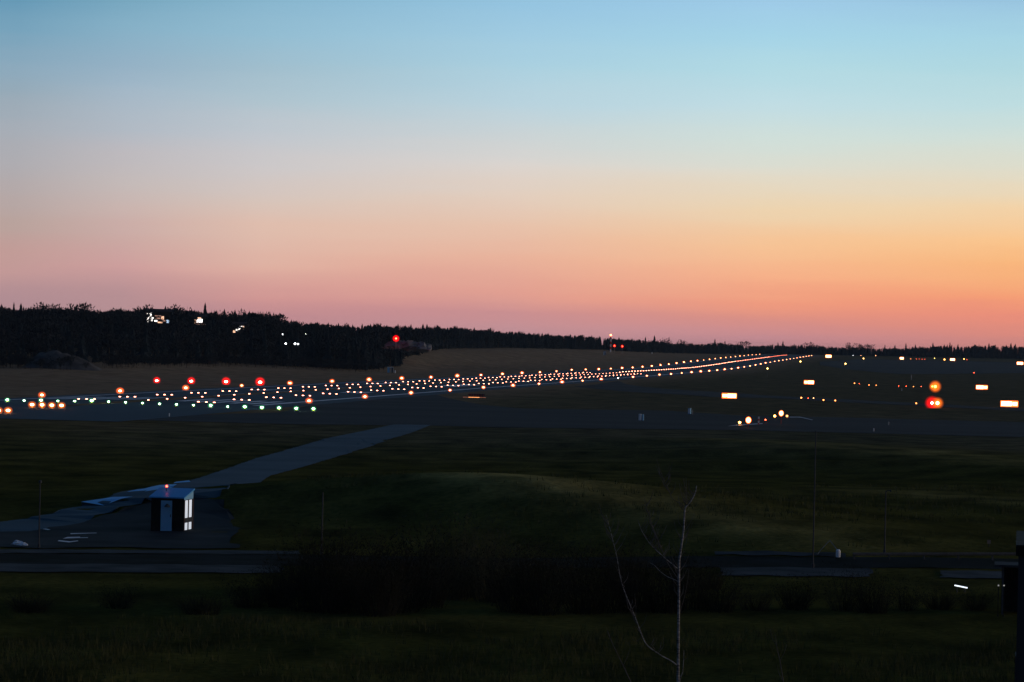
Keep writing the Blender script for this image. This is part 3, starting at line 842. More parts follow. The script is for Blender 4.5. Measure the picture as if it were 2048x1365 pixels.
# ------------------------------------------------------------------ woods
def conifer_arr(rr, spread=.2, layers=8, nb=7):
    """unit-height spruce as loose branch triangles"""
    V = []; F = []
    def tri(a, b, c):
        o = len(V); V.extend([a, b, c]); F.append((o, o + 1, o + 2))
    for L in range(layers):
        t = L / layers
        z0 = .10 + .86 * t
        rad = spread * (1 - t) ** .85 * rr.uniform(.8, 1.15) + .012
        for k in range(nb):
            a = 2 * math.pi * (k + rr.random() * .9) / nb
            r = rad * rr.uniform(.65, 1.2)
            dz = -.05 - .05 * rr.random(); w = .5 * rad + .012
            tip = (r * math.cos(a), r * math.sin(a), z0 + dz)
            ca, sa = math.cos(a + 1.57) * w, math.sin(a + 1.57) * w
            tri((ca, sa, z0 + .02), tip, (0, 0, z0 + .13 + .03 * rr.random()))
            tri((-ca, -sa, z0 + .02), (0, 0, z0 + .12), tip)
    tri((.015, 0, .85), (-.015, .01, .85), (0, 0, 1.0)); tri((0, .02, .85), (0, -.02, .85), (0, 0, 1.0))
    return np.array(V), np.array(F)
def trunk_arr(hh, r):
    V = []; F = []
    for k in range(4):
        a = math.pi / 2 * k
        V.append((r * math.cos(a), r * math.sin(a), -.04)); V.append((r * .4 * math.cos(a), r * .4 * math.sin(a), hh))
    for k in range(4):
        a, b = 2 * k, 2 * ((k + 1) % 4); F += [(a, b, b + 1), (a, b + 1, a + 1)]
    return np.array(V), np.array(F)
def broad_arr(rr, n=330, wide=.40):
    """unit-height bare broadleaf crown: a haze of twig slivers"""
    V = []; F = []
    lobes = [(rr.gauss(0, wide * .38), rr.gauss(0, wide * .38), rr.uniform(.5, .8), rr.uniform(.14, .24)) for _ in range(8)]
    for _ in range(n):
        lx, ly, lz, lr = rr.choice(lobes)
        d = Vector((rr.gauss(0, 1), rr.gauss(0, 1), rr.gauss(0, 1))).normalized() * lr * rr.random() ** .4
        p = Vector((lx, ly, lz)) + d
        dirn = (d.normalized() + Vector((0, 0, .8))).normalized() * rr.uniform(.04, .10)
        sd = Vector((rr.gauss(0, 1), rr.gauss(0, 1), rr.gauss(0, .5))).normalized() * rr.uniform(.012, .036)
        o = len(V); V.extend([tuple(p - sd), tuple(p + sd), tuple(p + dirn)]); F.append((o, o + 1, o + 2))
    for lx, ly, lz, lr in lobes:
        o = len(V); V.extend([(.012, 0, .3), (-.012, .01, .3), (lx, ly, lz)]); F.append((o, o + 1, o + 2))
    return np.array(V), np.array(F)
rr = random.Random(5)
CON = [conifer_arr(rr, rr.uniform(.19, .33), rr.choice((6, 7, 8))) for _ in range(8)]
BRO = [broad_arr(rr) for _ in range(6)]
TRK = trunk_arr(.5, .022)

def skyline_z(col, D):
    yy = np.interp(col, SKX, SKY)
    return EYE + ray(col, yy)[1] * D

HOUSES = [(296, 341, 649, 1330), (385, 412, 650.5, 1340), (464, 491, 667, 1345), (560, 570, 672, 1360), (566, 602, 692, 1300), (606, 616, 671, 1400), (768, 864, 698, 1508)]   # windows in the wood: x0,x1,y below which trees may stand, D
def scatter(n, c0, c1, broad_share, hscale):
    parts = []
    for _ in range(n):
        col = rr.uniform(c0, c1)
        df = float(np.interp(col, FX, DF)); dr = float(np.interp(col, FX, DR))
        t = rr.random()
        D = df + (dr - df) * (t ** .9) * 1.12 + 2
        x = (col - HX) / FPX * D
        zg = hz(x, D)
        ztop = float(skyline_z(col, D))
        cap = ztop - zg
        wv = .5 + .25 * math.sin(col * .11 + 1) + .2 * math.sin(col * .31 + .4) + .15 * math.sin(col * .047 + 3)
        nat = hscale * rr.uniform(.72, 1.12)
        tall = min(nat, cap * (.80 + .17 * wv + rr.uniform(-.05, .05))) if t > .5 else min(nat * rr.uniform(.6, 1), cap * .85)
        if rr.random() < .04 and t > .6: tall = cap * rr.uniform(.98, 1.05)
        if tall < 3: continue
        isb = rr.random() < broad_share
        skip = False
        for x0, x1, yb, hD in HOUSES:
            if x0 - 5 < col < x1 + 5 and D < hD + 8:
                lim = EYE + ray(col, yb)[1] * D - zg
                tall = min(tall, lim)
                if abs(D - hD) < 9 or tall < 2.5: skip = True
        if skip: continue
        parts.append((x, D, zg, tall, isb))
    return parts
def forest(name, parts, tint=None):
    Vs = []; Fs = []; Ms = []; o = 0
    for x, y, z, hh, isb in parts:
        for (V, F), mi in (((BRO if isb else CON)[rr.randrange(6)], 1 if isb else 0), (TRK, 2)):
            a = rr.random() * 6.28; c, s = math.cos(a), math.sin(a)
            w = hh * rr.uniform(.85, 1.2)
            P = np.column_stack([(V[:, 0] * c - V[:, 1] * s) * w + x, (V[:, 0] * s + V[:, 1] * c) * w + y, V[:, 2] * hh + z])
            Vs.append(P); Fs.append(F + o); Ms.append(np.full(len(F), mi)); o += len(P)
    ob = np_mesh(name, np.concatenate(Vs), np.concatenate(Fs), [M['needles'], M['twigs'], M['bark']], None, np.concatenate(Ms))
    ob['kind'] = 'stuff'
    return ob
f1 = forest('wooded_hill', scatter(1700, -330, 600, .68, 12.5) )
tag(f1, 'dark mixed wood covering the left hill around the lit houses', 'wood', kind='stuff')
f2 = forest('spruce_wood', scatter(1500, 560, 1000, .15, 12.5))
tag(f2, 'dark spruce wood sloping down behind the red mast lamp', 'wood', kind='stuff')
f3 = forest('far_treeline', scatter(2400, 960, 2420, .12, 13.5))
tag(f3, 'far level treeline behind the runway end and the field lamps', 'wood', kind='stuff')

# trees one can tell apart on the skyline
def tree_proto(isb, k):
    t = thing('broadleaf_tree' if isb else 'spruce_tree', '', 'tree', (0, 0, 0))
    V, F = (BRO if isb else CON)[k]
    np_mesh('crown', V, F, M['twigs'] if isb else M['needles'], t)
    np_mesh('trunk', *trunk_arr(.55, .02), M['bark'], t)
    return t
PROTO = {}
sky_trees = [
    (3, 608, 0, 'spruce cut by the left picture edge on the hill skyline'),
    (28, 604, 0, 'pointed spruce, left of the twin pair at the left skyline'),
    (42, 605.5, 0, 'leaning bushy spruce, right of the twin pair at the left skyline'),
    (95, 604.5, 1, 'round broadleaf crown, first dome from the left on the hill skyline'),
    (162, 604, 1, 'widest round crown, second dome from the left on the hill skyline'),
    (242, 613, 0, 'small pointed spruce between the second dome and the bright white house'),
    (285, 610, 1, 'flat broadleaf crown directly above left end of the bright white house'),
    (345, 609, 1, 'broad bare crown on the skyline between the white house and glowing house'),
    (410.5, 605, 0, 'tallest narrow spruce above the glowing house'),
    (449, 617.5, 0, 'dark spruce tip right of the gap beyond the tallest narrow spruce'),
    (470, 618.5, 0, 'dark spruce above the slanting lit terrace'),
    (499, 621.5, 0, 'spruce tip right of the slanting lit terrace on the skyline'),
    (540, 624.5, 1, 'rounded bare crown before the step down in the skyline'),
    (557, 629, 1, 'open lacy crown at the very step down of the skyline'),
    (570, 637, 0, 'low spruce tip right below the skyline step'),
    (1291, 673, 0, 'spruce, left of three tall tips on the middle treeline'),
    (1309, 671, 0, 'tallest of three tips on the middle treeline'),
    (1331, 675, 1, 'bushy crown, right of three tall tips on the middle treeline'),
    (1365, 680, 1, 'bushy crown starting the lower treeline over the runway lights'),
    (1430, 678, 0, 'spruce poking up above the far runway edge lights'),
    (1450, 680.5, 0, 'spruce next right of the one poking above the far edge lights'),
    (1487, 681.5, 1, 'round crown above the converging runway lights'),
    (1556, 684, 0, 'smaller spruce left of the pointed one above the runway end'),
    (1566, 681, 0, 'pointed dark spruce directly above the runway end'),
    (1620, 684.5, 1, 'wide low crown right of the runway end'),
    (1699, 686, 1, 'lone rounded crown above the gap in the right treeline'),
    (1721, 686, 1, 'dark rounded crown right of the lone one above the right gap'),
    (1740, 688, 1, 'ragged crown third in the right gap of the treeline'),
    (1770, 689, 0, 'small spruce tip in the right gap left of the far sign'),
    (1790, 689.5, 0, 'thin spruce tip above the left of the first far sign'),
    (1812, 685.5, 0, 'tall spruce tip just right of the first far sign'),
    (1831, 688, 0, 'spruce tip above the four red dots'),
    (1866, 685.5, 0, 'spruce at the left start of the higher right treeline'),
    (1900, 684.5, 0, 'tallest spruce in the higher right treeline'),
    (1978, 686, 0, 'spruce tip midway between tallest right spruce and the picture edge'),
    (2022, 686, 0, 'last spruce tip before the right picture edge'),
]
for i, (px, py, isb, lab) in enumerate(sky_trees):
    D = float(np.interp(px, FX, DR)) - 6
    p, z = colp(px, py, D)
    hh = max(z - p.z, 5)
    key = (isb, i % (6 if isb else 8))
    if key not in PROTO: PROTO[key] = tree_proto(*key)
    w = hh * (1.25 if isb else (.85 if px in (410.5, 28) else 1.05))
    place(PROTO[key], p, lab, i * 1.3, 'trees standing out on the skyline', (w, w, hh))

# ------------------------------------------------------------------ houses and lamps on the hill
def house(label, px, py, D, w, d, eave, ridge, yaw=0.0, wins=(), base_drop=1.0):
    p, z = colp(px, py, D)
    t = thing('house', label, 'house', p - Vector((0, 0, base_drop)), face_cam(p) + yaw, 'lit houses on the hill')
    e = eave + base_drop; rg = ridge + base_drop
    MB().add([(-w / 2, -d / 2, 0), (w / 2, -d / 2, 0), (w / 2, d / 2, 0), (-w / 2, d / 2, 0), (-w / 2, -d / 2, e), (w / 2, -d / 2, e), (w / 2, d / 2, e), (-w / 2, d / 2, e), (-w / 2, 0, rg), (w / 2, 0, rg)],
             [(0, 1, 5, 4), (2, 3, 7, 6), (1, 2, 6, 9, 5), (3, 0, 4, 8, 7), (3, 2, 1, 0)]).build('wall', M['wall'], t)
    o = .35
    r0, r1 = rg + .05, e - .12
    MB().add([(-w / 2 - o, -d / 2 - o, r1), (w / 2 + o, -d / 2 - o, r1), (w / 2 + o, 0, r0), (-w / 2 - o, 0, r0), (w / 2 + o, d / 2 + o, r1), (-w / 2 - o, d / 2 + o, r1),
              (-w / 2 - o, -d / 2 - o, r1 + .18), (w / 2 + o, -d / 2 - o, r1 + .18), (w / 2 + o, 0, r0 + .2), (-w / 2 - o, 0, r0 + .2), (w / 2 + o, d / 2 + o, r1 + .18), (-w / 2 - o, d / 2 + o, r1 + .18)],
             [(0, 3, 2, 1), (3, 5, 4, 2), (6, 7, 8, 9), (9, 8, 10, 11), (0, 1, 7, 6), (5, 11, 10, 4), (1, 2, 8, 7), (2, 4, 10, 8), (0, 6, 9, 3), (3, 9, 11, 5)]).build('roof', M['rooftile'], t)
    for x0, x1, z0, z1, m in wins:
        b = MB(); b.use(M['white'])
        for (a0, a1, c0, c1) in ((x0 - .1, x1 + .1, z0 - .1, z0), (x0 - .1, x1 + .1, z1, z1 + .1), (x0 - .1, x0, z0, z1), (x1, x1 + .1, z0, z1)):
            b.box(a0, a1, -d / 2 - .08, -d / 2 + .02, c0 + base_drop, c1 + base_drop)
        wo = b.build('window', None, t)
        MB().box(x0, x1, -d / 2 - .03, -d / 2 + .02, z0 + base_drop, z1 + base_drop).build('pane', M[m], wo)
    return t
def hw(px, D): return None
def hill_house(label, x0, x1, y0, y1, D, wins, d=7.0, yaw=0.0):
    """windows given in photo pixels; the house is sized to hold them and stands on the slope"""
    cx = (x0 + x1) / 2; p, zt = colp(cx, y0, D); s = D / FPX
    eave = zt - p.z
    W = []
    for a0, a1, b0, b1, m in wins:
        W.append(((a0 - cx) * s, (a1 - cx) * s, eave - (b1 - y0) * s, eave - (b0 - y0) * s, m))
    return house(label, cx, y0, D, (x1 - x0) * s, d, max(eave, 2.4), max(eave, 2.4) + .9, yaw, W)
hill_house('bright white lit house, the largest on the wooded hill', 292, 342, 624, 650, 1335, [
    (294, 296.5, 627.5, 630, 'l_house'), (297, 303.5, 626.5, 634, 'l_house'), (293.5, 298.5, 634.5, 645, 'l_house'), (299.5, 307.5, 635, 638, 'l_house'), (301, 306, 639.5, 643, 'l_house'),
    (309, 315, 641, 644, 'l_house'), (316, 325, 644, 646.5, 'l_house2'), (323, 328, 633, 639, 'l_house2'), (326, 331, 640.5, 643, 'l_house3'), (333, 338.5, 640, 646, 'l_houseblue'), (310, 322, 631.5, 633, 'l_house3'), (311, 321, 636, 638.5, 'l_house3')])
hill_house('small glowing warm house below the tallest narrow spruce', 384, 413, 634, 652, 1345, [
    (393, 405, 638.5, 645.5, 'l_house'), (389, 392.5, 640, 648, 'l_house2'), (395, 402, 635.5, 637.5, 'l_house2'), (386, 411, 648, 649.5, 'l_house3')])
hill_house('house with slanting lit terrace right of the glowing house', 462, 494, 650, 668, 1350, [
    (466.5, 471, 661.5, 666, 'l_house2'), (471.5, 476, 658.5, 662.5, 'l_house'), (476.5, 480.5, 656, 660, 'l_house'), (481, 487, 655, 659, 'l_house3'), (480, 485, 652.5, 653.5, 'l_house'), (486, 488, 652.5, 656, 'l_house2')])
for px, py, D, r, lm, lab in [(565, 669.5, 1365, .26, 'l_cool', 'white lamp in the wood below the skyline step'), (571.5, 688, 1300, .34, 'l_cool', 'white lamp low in the wood, left of the close pair'),
                              (590, 688, 1302, .36, 'l_cool', 'left lamp of the close white pair in the wood'), (596, 688.5, 1302, .30, 'l_cool', 'right lamp of the close white pair in the wood'),
                              (611, 669, 1405, .24, 'l_cool', 'faint bluish lamp in the wood right of the skyline step')]:
    post_lamp('garden_lamp', lab, 'lamp', px, py, D, M[lm], None, r, 0, M['darksteel'], .06)['group'] = 'white lamps in the wood'
def mound(name, px0, px1, ytop, D, depth, m, seed):
    p0, _ = colp(px0, 720, D); p1, _ = colp(px1, 720, D); q = random.Random(seed)
    X0, X1 = p0.x, p1.x; H = colp((px0 + px1) / 2, ytop, D)[1] - min(p0.z, p1.z)
    V = []; F = []; nx, ny = 22, 10
    for a in range(nx + 1):
        for b_ in range(ny + 1):
            fx = a / nx; fy = b_ / ny * 2 - 1
            x = X0 + (X1 - X0) * fx; y = D + fy * depth
            prof = (math.sin(math.pi * fx ** .7)) ** .8 * max(0, 1 - abs(fy) ** 1.7)
            V.append((x, y, hz(x, y) - .3 + H * prof * q.uniform(.86, 1.06)))
    for a in range(nx):
        for b_ in range(ny):
            k = a * (ny + 1) + b_; F.append((k, k + ny + 1, k + ny + 2, k + 1))
    o = np_mesh(name, V, F, M[m]); o['kind'] = 'structure'
    if o.data.polygons[0].normal.z < 0: o.data.flip_normals()
    return o
mound('sand_bank', 50, 205, 703, 1006, 12, 'sand', 3)
scr = []
for _ in range(420):
    col = rr.uniform(-330, 770); D = float(np.interp(col, FX, DF)) * rr.uniform(.965, 1.0)
    if 50 < col < 205:
        D = rr.uniform(975, 992)
        if rr.random() < (col - 60) / 150: continue
    x = (col - HX) / FPX * D
    scr.append((x, D, hz(x, D), rr.uniform(2, 4.6), True))
tag(forest('scrub', scr), 'low dark scrub along the foot of the left wooded hill', 'scrub', kind='stuff')

# ------------------------------------------------------------------ shed in the yard
g = gp(334, 1064)
S = g.y / FPX
t = thing('utility_shed', 'dark utility shed with pale blue door and pale sloping roof, red lamp on top', 'shed', g, 0)
yaw = R(15)
t.rotation_euler = (0, 0, -yaw * -1)
t.rotation_euler = (0, 0, face_cam(g) - R(15))
WD, DP, HT = 2.16, 2.3, 2.18
hw_ = WD / 2
# walls (front low, back high)
HB = HT + .40
MB().add([(-hw_, 0, 0), (hw_, 0, 0), (hw_, DP, 0), (-hw_, DP, 0), (-hw_, 0, HT), (hw_, 0, HT), (hw_, DP, HB), (-hw_, DP, HB)],
         [(0, 1, 5, 4), (1, 2, 6, 5), (2, 3, 7, 6), (3, 0, 4, 7), (3, 2, 1, 0), (4, 5, 6, 7)]).build('wall', M['black'], t)
MB().add([(-hw_ - .12, -.16, HT - .02), (hw_ + .06, -.16, HT - .02), (hw_ + .06, DP + .15, HB + .04), (-hw_ - .12, DP + .15, HB + .04),
          (-hw_ - .12, -.16, HT + .06), (hw_ + .06, -.16, HT + .06), (hw_ + .06, DP + .15, HB + .13), (-hw_ - .12, DP + .15, HB + .13)],
         [(0, 3, 2, 1), (4, 5, 6, 7), (0, 1, 5, 4), (1, 2, 6, 5), (2, 3, 7, 6), (3, 0, 4, 7)]).build('roof', M['roof_sheet'], t)
dr_ = MB().box(-.43, .30, -.035, .005, .04, 2.0).build('door', M['bluewhite'], t)
MB().box(.2, .25, -.07, -.035, .95, 1.12).build('handle', M['darksteel'], dr_)
b = MB(); b.box(-.02, .06, -.30, -.04, 1.72, 1.80); b.lathe([(.2, 0), (.15, .1), (.05, .16)], 10, (.05, -.28, 1.60)); b.build('hood_lamp', M['darksteel'], t)
b = MB()
b.add([(hw_ + .012, 0, HT - .12), (hw_ + .012, DP, HT - .12), (hw_ + .012, DP, HB - .03), (hw_ + .012, 0, HT - .03)], [(0, 1, 2, 3)]); b.build('gable_board', M['bluewhite'], t)
for a0, a1 in ((.26, .86), (1.26, 1.86)):
    MB().box(hw_ + .002, hw_ + .03, a0, a1, .90, HT - .16).build('glow_panel', M['l_shed'], t)  # white side panels given an added glow to brighten them
    MB().box(hw_ + .002, hw_ + .03, a0, a1, .12, .58).build('glow_panel', M['l_shed'], t)
for a0 in (.02, 1.0, DP - .14):
    MB().box(hw_ + .002, hw_ + .045, a0, a0 + .12, .0, HT - .14).build('side_post', M['brown'], t)
MB().box(hw_ + .0025, hw_ + .055, .16, DP - .2, .60, .88).build('vent_box', M['darksteel'], t)
lx, ly = -.52, DP * .7
b = MB(); b.tube([(lx, ly, HT + .3), (lx, ly, HT + .62)], .03, 6); lo = b.build('lamp_post', M['darksteel'], t)
MB().ball(.055, (lx, ly, HT + .66), 10, 6).build('bulb', M['l_redsmall'], lo, True)
MB().ball(.12, (lx, ly, HT + .66), 12, 8).build('lens', M['g_lampred'], lo, True)  # red halo added round the roof lamp

# ------------------------------------------------------------------ poles and things round the perimeter road
def pole(label, px, ytop, ybase, r, m, arm=None, head=False, group=None, cat='pole', name='pole'):
    g = gp(px, ybase); hh = ray(px, ytop)[1] * g.y + EYE - g.z
    t = thing(name, label, cat, g, face_cam(g), group)
    MB().lathe([(r * 2, 0), (r * 2, .25), (r * 1.1, .3), (r * .8, hh)], 8).build('shaft', M[m], t)
    if arm:
        MB().tube([(0, 0, hh - .05), (arm * .5, 0, hh + .02), (arm, 0, hh + .02)], .03, 6).build('arm', M[m], t)
        MB().box(min(arm, arm * 1.45), max(arm, arm * 1.45), -.08, .08, hh - .05, hh + .06).build('lamp_head', M['darksteel'], t)
    if head:
        MB().lathe([(r * 2.4, 0), (r * 2.4, .1), (r, .16)], 8, (0, 0, hh)).build('cap', M[m], t)
    return t
pole('unlit pole at the far left beside the perimeter road', 77.5, 966, 1098, .04, 'darksteel', None, True)
pole('faint thin pole rising from the dark shrubs left of centre', 643, 985, 1110, .045, 'darksteel')
pole('tall thick pale mast standing by the road right of the birch', 1625.5, 862, 1139, .04, 'darksteel')
pole('unlit street lamp with short arm right of the tall mast', 1769, 982, 1110, .04, 'darksteel', .22, False, None, 'street lamp', 'street_lamp')
g = gp(1676, 1118)
t = thing('road_barrier', 'small white post with slanting thin stays beside the perimeter road', 'barrier', g, face_cam(g))
s = g.y / FPX
MB().lathe([(.13, 0), (.13, .42), (.08, .5)], 8).build('post', M['white'], t)
MB().tube([(-.05, .05, .45), (-.5, .3, 1.0)], .018, 5).build('stay', M['steel'], t)
MB().tube([(-.5, .3, 1.0), (-1.1, .6, .3), (-1.25, .65, 0)], .018, 5).build('stay', M['steel'], t)
g = gp(1977.5, 1100)
t = thing('road_sign', 'small brownish square sign on a post at the far right verge', 'sign', g, face_cam(g))
zt = ray(1977.5, 1084)[1] * g.y + EYE - g.z
MB().tube([(0, .03, 0), (0, .03, zt + .1)], .025, 6).build('post', M['darksteel'], t)
MB().box(-.11, .11, -.012, .012, zt - .11, zt + .11).build('panel', mat('sign_brown', (.42, .28, .2), (.34, .22, .16), 4, .6), t)
# guard rail on the far side of the road at the right
ga = gp(1705, 1123); gb = gp(2130, 1131)
t = thing('guard_rail', 'low grey guard rail along the far road edge, right of the tall mast', 'guard rail', ga)
dv = gb - ga; ln = dv.length; t.rotation_euler = (0, 0, math.atan2(dv.y, dv.x))
b = MB(); b.add([(0, -.02, .30), (ln, -.02, .30), (ln, -.05, .36), (0, -.05, .36), (0, -.05, .42), (ln, -.05, .42), (ln, -.02, .48), (0, -.02, .48), (0, .01, .48), (ln, .01, .48), (ln, .01, .30), (0, .01, .30)],
                [(0, 1, 2, 3), (3, 2, 5, 4), (4, 5, 6, 7), (7, 6, 9, 8), (8, 9, 10, 11), (11, 10, 1, 0)]); b.build('rail', M['darksteel'], t)
for k in range(7): MB().box(ln * k / 6.2 + .1, ln * k / 6.2 + .18, .015, .12, -.1, .46).build('post', M['darksteel'], t)
# pale rubble by the pole
for k, (px, py, r, lab) in enumerate([(31, 1092, .22, 'left lump of pale rubble beside the far left pole'), (40, 1093, .30, 'biggest middle lump of pale rubble beside the far left pole'), (49, 1094, .2, 'right lump of pale rubble nearest the far left pole'), (34, 1085, .14, 'small upper lump of pale rubble near the far left pole')]):
    g = gp(px, py)
    o = link('rubble_lump', rock_mesh(40 + k)); o.data.materials[0] = M['white']; o.location = (g.x, g.y, g.z + r * .3); o.scale = (r * 1.2, r, r * .75)
    tag(o, lab, 'rubble', 'pale rubble heap')

# shelter with roof and tube lamp at the lower right
g = Vector(colp(2020, 1180, 165)[0])
s = 165 / FPX
t = thing('shelter', 'dark open shelter with flat overhanging roof beside the tall dark building', 'shelter', g, face_cam(g))
zr = ray(2010, 1128)[1] * 165 + EYE - g.z
MB().box(-.78, 3.0, -1.0, 1.6, zr - .12, zr).build('roof', M['darkwall'], t)
MB().box(-.42, 2.3, 1.2, 1.32, 0, zr - .12).build('wall', M['black'], t)
for x in (-.40, 2.1): MB().box(x, x + .1, -.85, -.75, 0, zr - .12).build('post', M['darksteel'], t)
MB().box(-.40, -.32, -.7, 1.2, .2, zr - .12).build('side_wall', M['black'], t)
for px, lab in ((1997, 'left of two tiny pale lamps at the dark shelter'), (2008, 'right of two tiny pale lamps at the dark shelter')):
    post_lamp('small_lamp', lab, 'lamp', px, 1171.5, 163, glow('dim_lamp', (.9, .85, .7), .25), None, .04, 0, M['black'], .02)['group'] = 'tiny pale lamps at the shelter'
p, z = colp(1922, 1173.5, 178)
t = thing('tube_lamp', 'slanting white tube lamp low among the shrubs at lower right', 'lamp', p, face_cam(p))
hh = z - p.z; sw = 13 * 178 / FPX
MB().tube([(-sw, 0, hh + .055), (sw, 0, hh - .065)], .032, 8).build('tube', M['l_tube'], t)
MB().tube([(-sw, .06, hh + .10), (sw, .06, hh - .02)], .04, 6).build('fixture', M['darksteel'], t)
MB().tube([(-sw * .6, .07, 0), (-sw * .6, .07, hh)], .03, 6).build('post', M['darksteel'], t)
MB().tube([(sw * .6, .07, 0), (sw * .6, .07, hh)], .03, 6).build('post', M['darksteel'], t)
# tall dark building, only its corner in view
p, z = colp(2037, 1112, 62)
t = thing('dark_building', 'tall dark building, only its corner and eave at the lower right picture edge', 'building', (p.x, p.y, p.z), face_cam(p))
hh = z - p.z
MB().box(0, 6, 0, 5, -.2, hh).build('wall', M['darkwall'], t)
MB().box(-.05, 6.05, -.05, 5.05, hh, hh + .2).build('cornice', M['black'], t)
MB().box(-.022, .0, .5, 1.4, hh - 3.4, hh - 1.9).build('window', M['darksteel'], t)

# ------------------------------------------------------------------ foreground vegetation
def stems_mesh(seed, n=190, leaf=1500, m='shrub'):
    q = random.Random(seed); b = MB()
    V = []; F = []
    tips = []
    for i in range(n):
        a = q.random() * 6.28; r0 = .25 * q.random() ** .5
        p = Vector((r0 * math.cos(a), r0 * math.sin(a), -.05))
        d = Vector((math.cos(a) * q.uniform(.05, .55), math.sin(a) * q.uniform(.05, .55), 1)).normalized()
        L = q.uniform(.5, 1.05); pts = [p]
        for k in range(4):
            d = (d + Vector((q.gauss(0, .16), q.gauss(0, .16), q.gauss(0, .05)))).normalized()
            p = p + d * L / 4; pts.append(p); tips.append((p, d))
        w = .0045
        for k in range(4):
            sd = Vector((-math.sin(a), math.cos(a), 0)) if i % 2 else Vector((1, 0, 0))
            w1, w2 = w * (1 - k * .22), w * (1 - (k + 1) * .22)
            o = len(V); V += [pts[k] - sd * w1, pts[k] + sd * w1, pts[k + 1] + sd * w2, pts[k + 1] - sd * w2]; F += [(o, o + 1, o + 2), (o, o + 2, o + 3)]
    for _ in range(leaf):
        p, d = q.choice(tips)
        p = p + Vector((q.gauss(0, .05), q.gauss(0, .05), q.gauss(0, .05)))
        dirn = (d + Vector((q.gauss(0, .6), q.gauss(0, .6), q.gauss(0, .4)))).normalized() * q.uniform(.02, .06)
        sd = dirn.orthogonal().normalized() * q.uniform(.003, .009)
        o = len(V); V += [p - sd, p + sd, p + dirn]; F.append((o, o + 1, o + 2))
    return [tuple(v) for v in V], F
SHR = [stems_mesh(100 + k) for k in range(5)]
def shrub_proto(k, m):
    V, F = SHR[k]
    me = bpy.data.meshes.new('shrub'); me.from_pydata(V, [], F); me.materials.append(M[m]); me.update()
    return me
SM = {(k, m): shrub_proto(k, m) for k in range(5) for m in ('shrub', 'shrub_pale')}
shrubs = [  # px, y of base, top y, width factor, material
    (560, 1215, 1120, 1.2, 'shrub'), (612, 1222, 1080, 1.0, 'shrub'), (660, 1226, 1038, 1.0, 'shrub'), (705, 1215, 1060, 1.0, 'shrub'), (752, 1232, 1075, 1.1, 'shrub'),
    (800, 1225, 1068, 1.1, 'shrub'), (850, 1215, 1050, .9, 'shrub'), (898, 1200, 1008, .8, 'shrub_pale'), (945, 1195, 1012, .8, 'shrub_pale'), (985, 1205, 1050, .9, 'shrub_pale'),
    (1030, 1225, 1075, 1.0, 'shrub'), (1080, 1230, 1085, 1.1, 'shrub'), (1118, 1210, 1062, .8, 'shrub_pale'), (1170, 1228, 1085, 1.0, 'shrub'), (1225, 1225, 1080, 1.0, 'shrub'),
    (1275, 1222, 1075, 1.0, 'shrub'), (1330, 1225, 1095, 1.1, 'shrub'), (1385, 1220, 1110, 1.1, 'shrub'), (1440, 1225, 1142, 1.3, 'shrub'), (1510, 1222, 1160, 1.6, 'shrub'),
    (1590, 1220, 1145, 1.4, 'shrub'), (1690, 1222, 1122, 1.1, 'shrub'), (1745, 1226, 1138, 1.2, 'shrub'), (1810, 1222, 1150, 1.4, 'shrub'), (1880, 1220, 1168, 1.8, 'shrub'), (1950, 1222, 1172, 1.8, 'shrub'),
    (60, 1226, 1178, 2.6, 'shrub'), (235, 1218, 1160, 1.9, 'shrub'), (405, 1230, 1176, 2.4, 'shrub'), (500, 1216, 1140, 1.5, 'shrub'),
    (585, 1190, 1085, 1.1, 'shrub'), (636, 1185, 1052, 1.0, 'shrub'), (735, 1190, 1058, 1.1, 'shrub'), (825, 1185, 1045, 1.1, 'shrub'), (1005, 1190, 1062, 1.1, 'shrub'), (1060, 1188, 1078, 1.2, 'shrub'), (1150, 1190, 1075, 1.1, 'shrub'), (1250, 1185, 1082, 1.2, 'shrub'), (1360, 1188, 1104, 1.3, 'shrub'), (1420, 1180, 1118, 1.4, 'shrub')]
order = sorted(range(len(shrubs)), key=lambda i: shrubs[i][0])
for rank, i in enumerate(order):
    px, yb, yt, wf, m = shrubs[i]
    g = gp(px, yb); hh = ray(px, yt)[1] * g.y + EYE - g.z
    o = link('bare_shrub', SM[(i % 5, m)]); o.location = g; o.rotation_euler = (0, 0, i * 1.7); o.scale = (hh * wf, hh * wf, hh)
    if m == 'shrub_pale': lab = {898: 'pale tall shrub, left of the pale pair in the middle thicket', 945: 'pale tall shrub, right of the pale pair in the middle thicket', 985: 'pale lower shrub at right foot of the pale pair', 1118: 'lone pale shrub between dark ones left of the birch'}[px]
    else: lab = f'dark bare shrub, {ordinal(rank + 1)} from the left in the shrub row by the road'
    tag(o, lab, 'shrub', 'bare shrubs along the perimeter road')

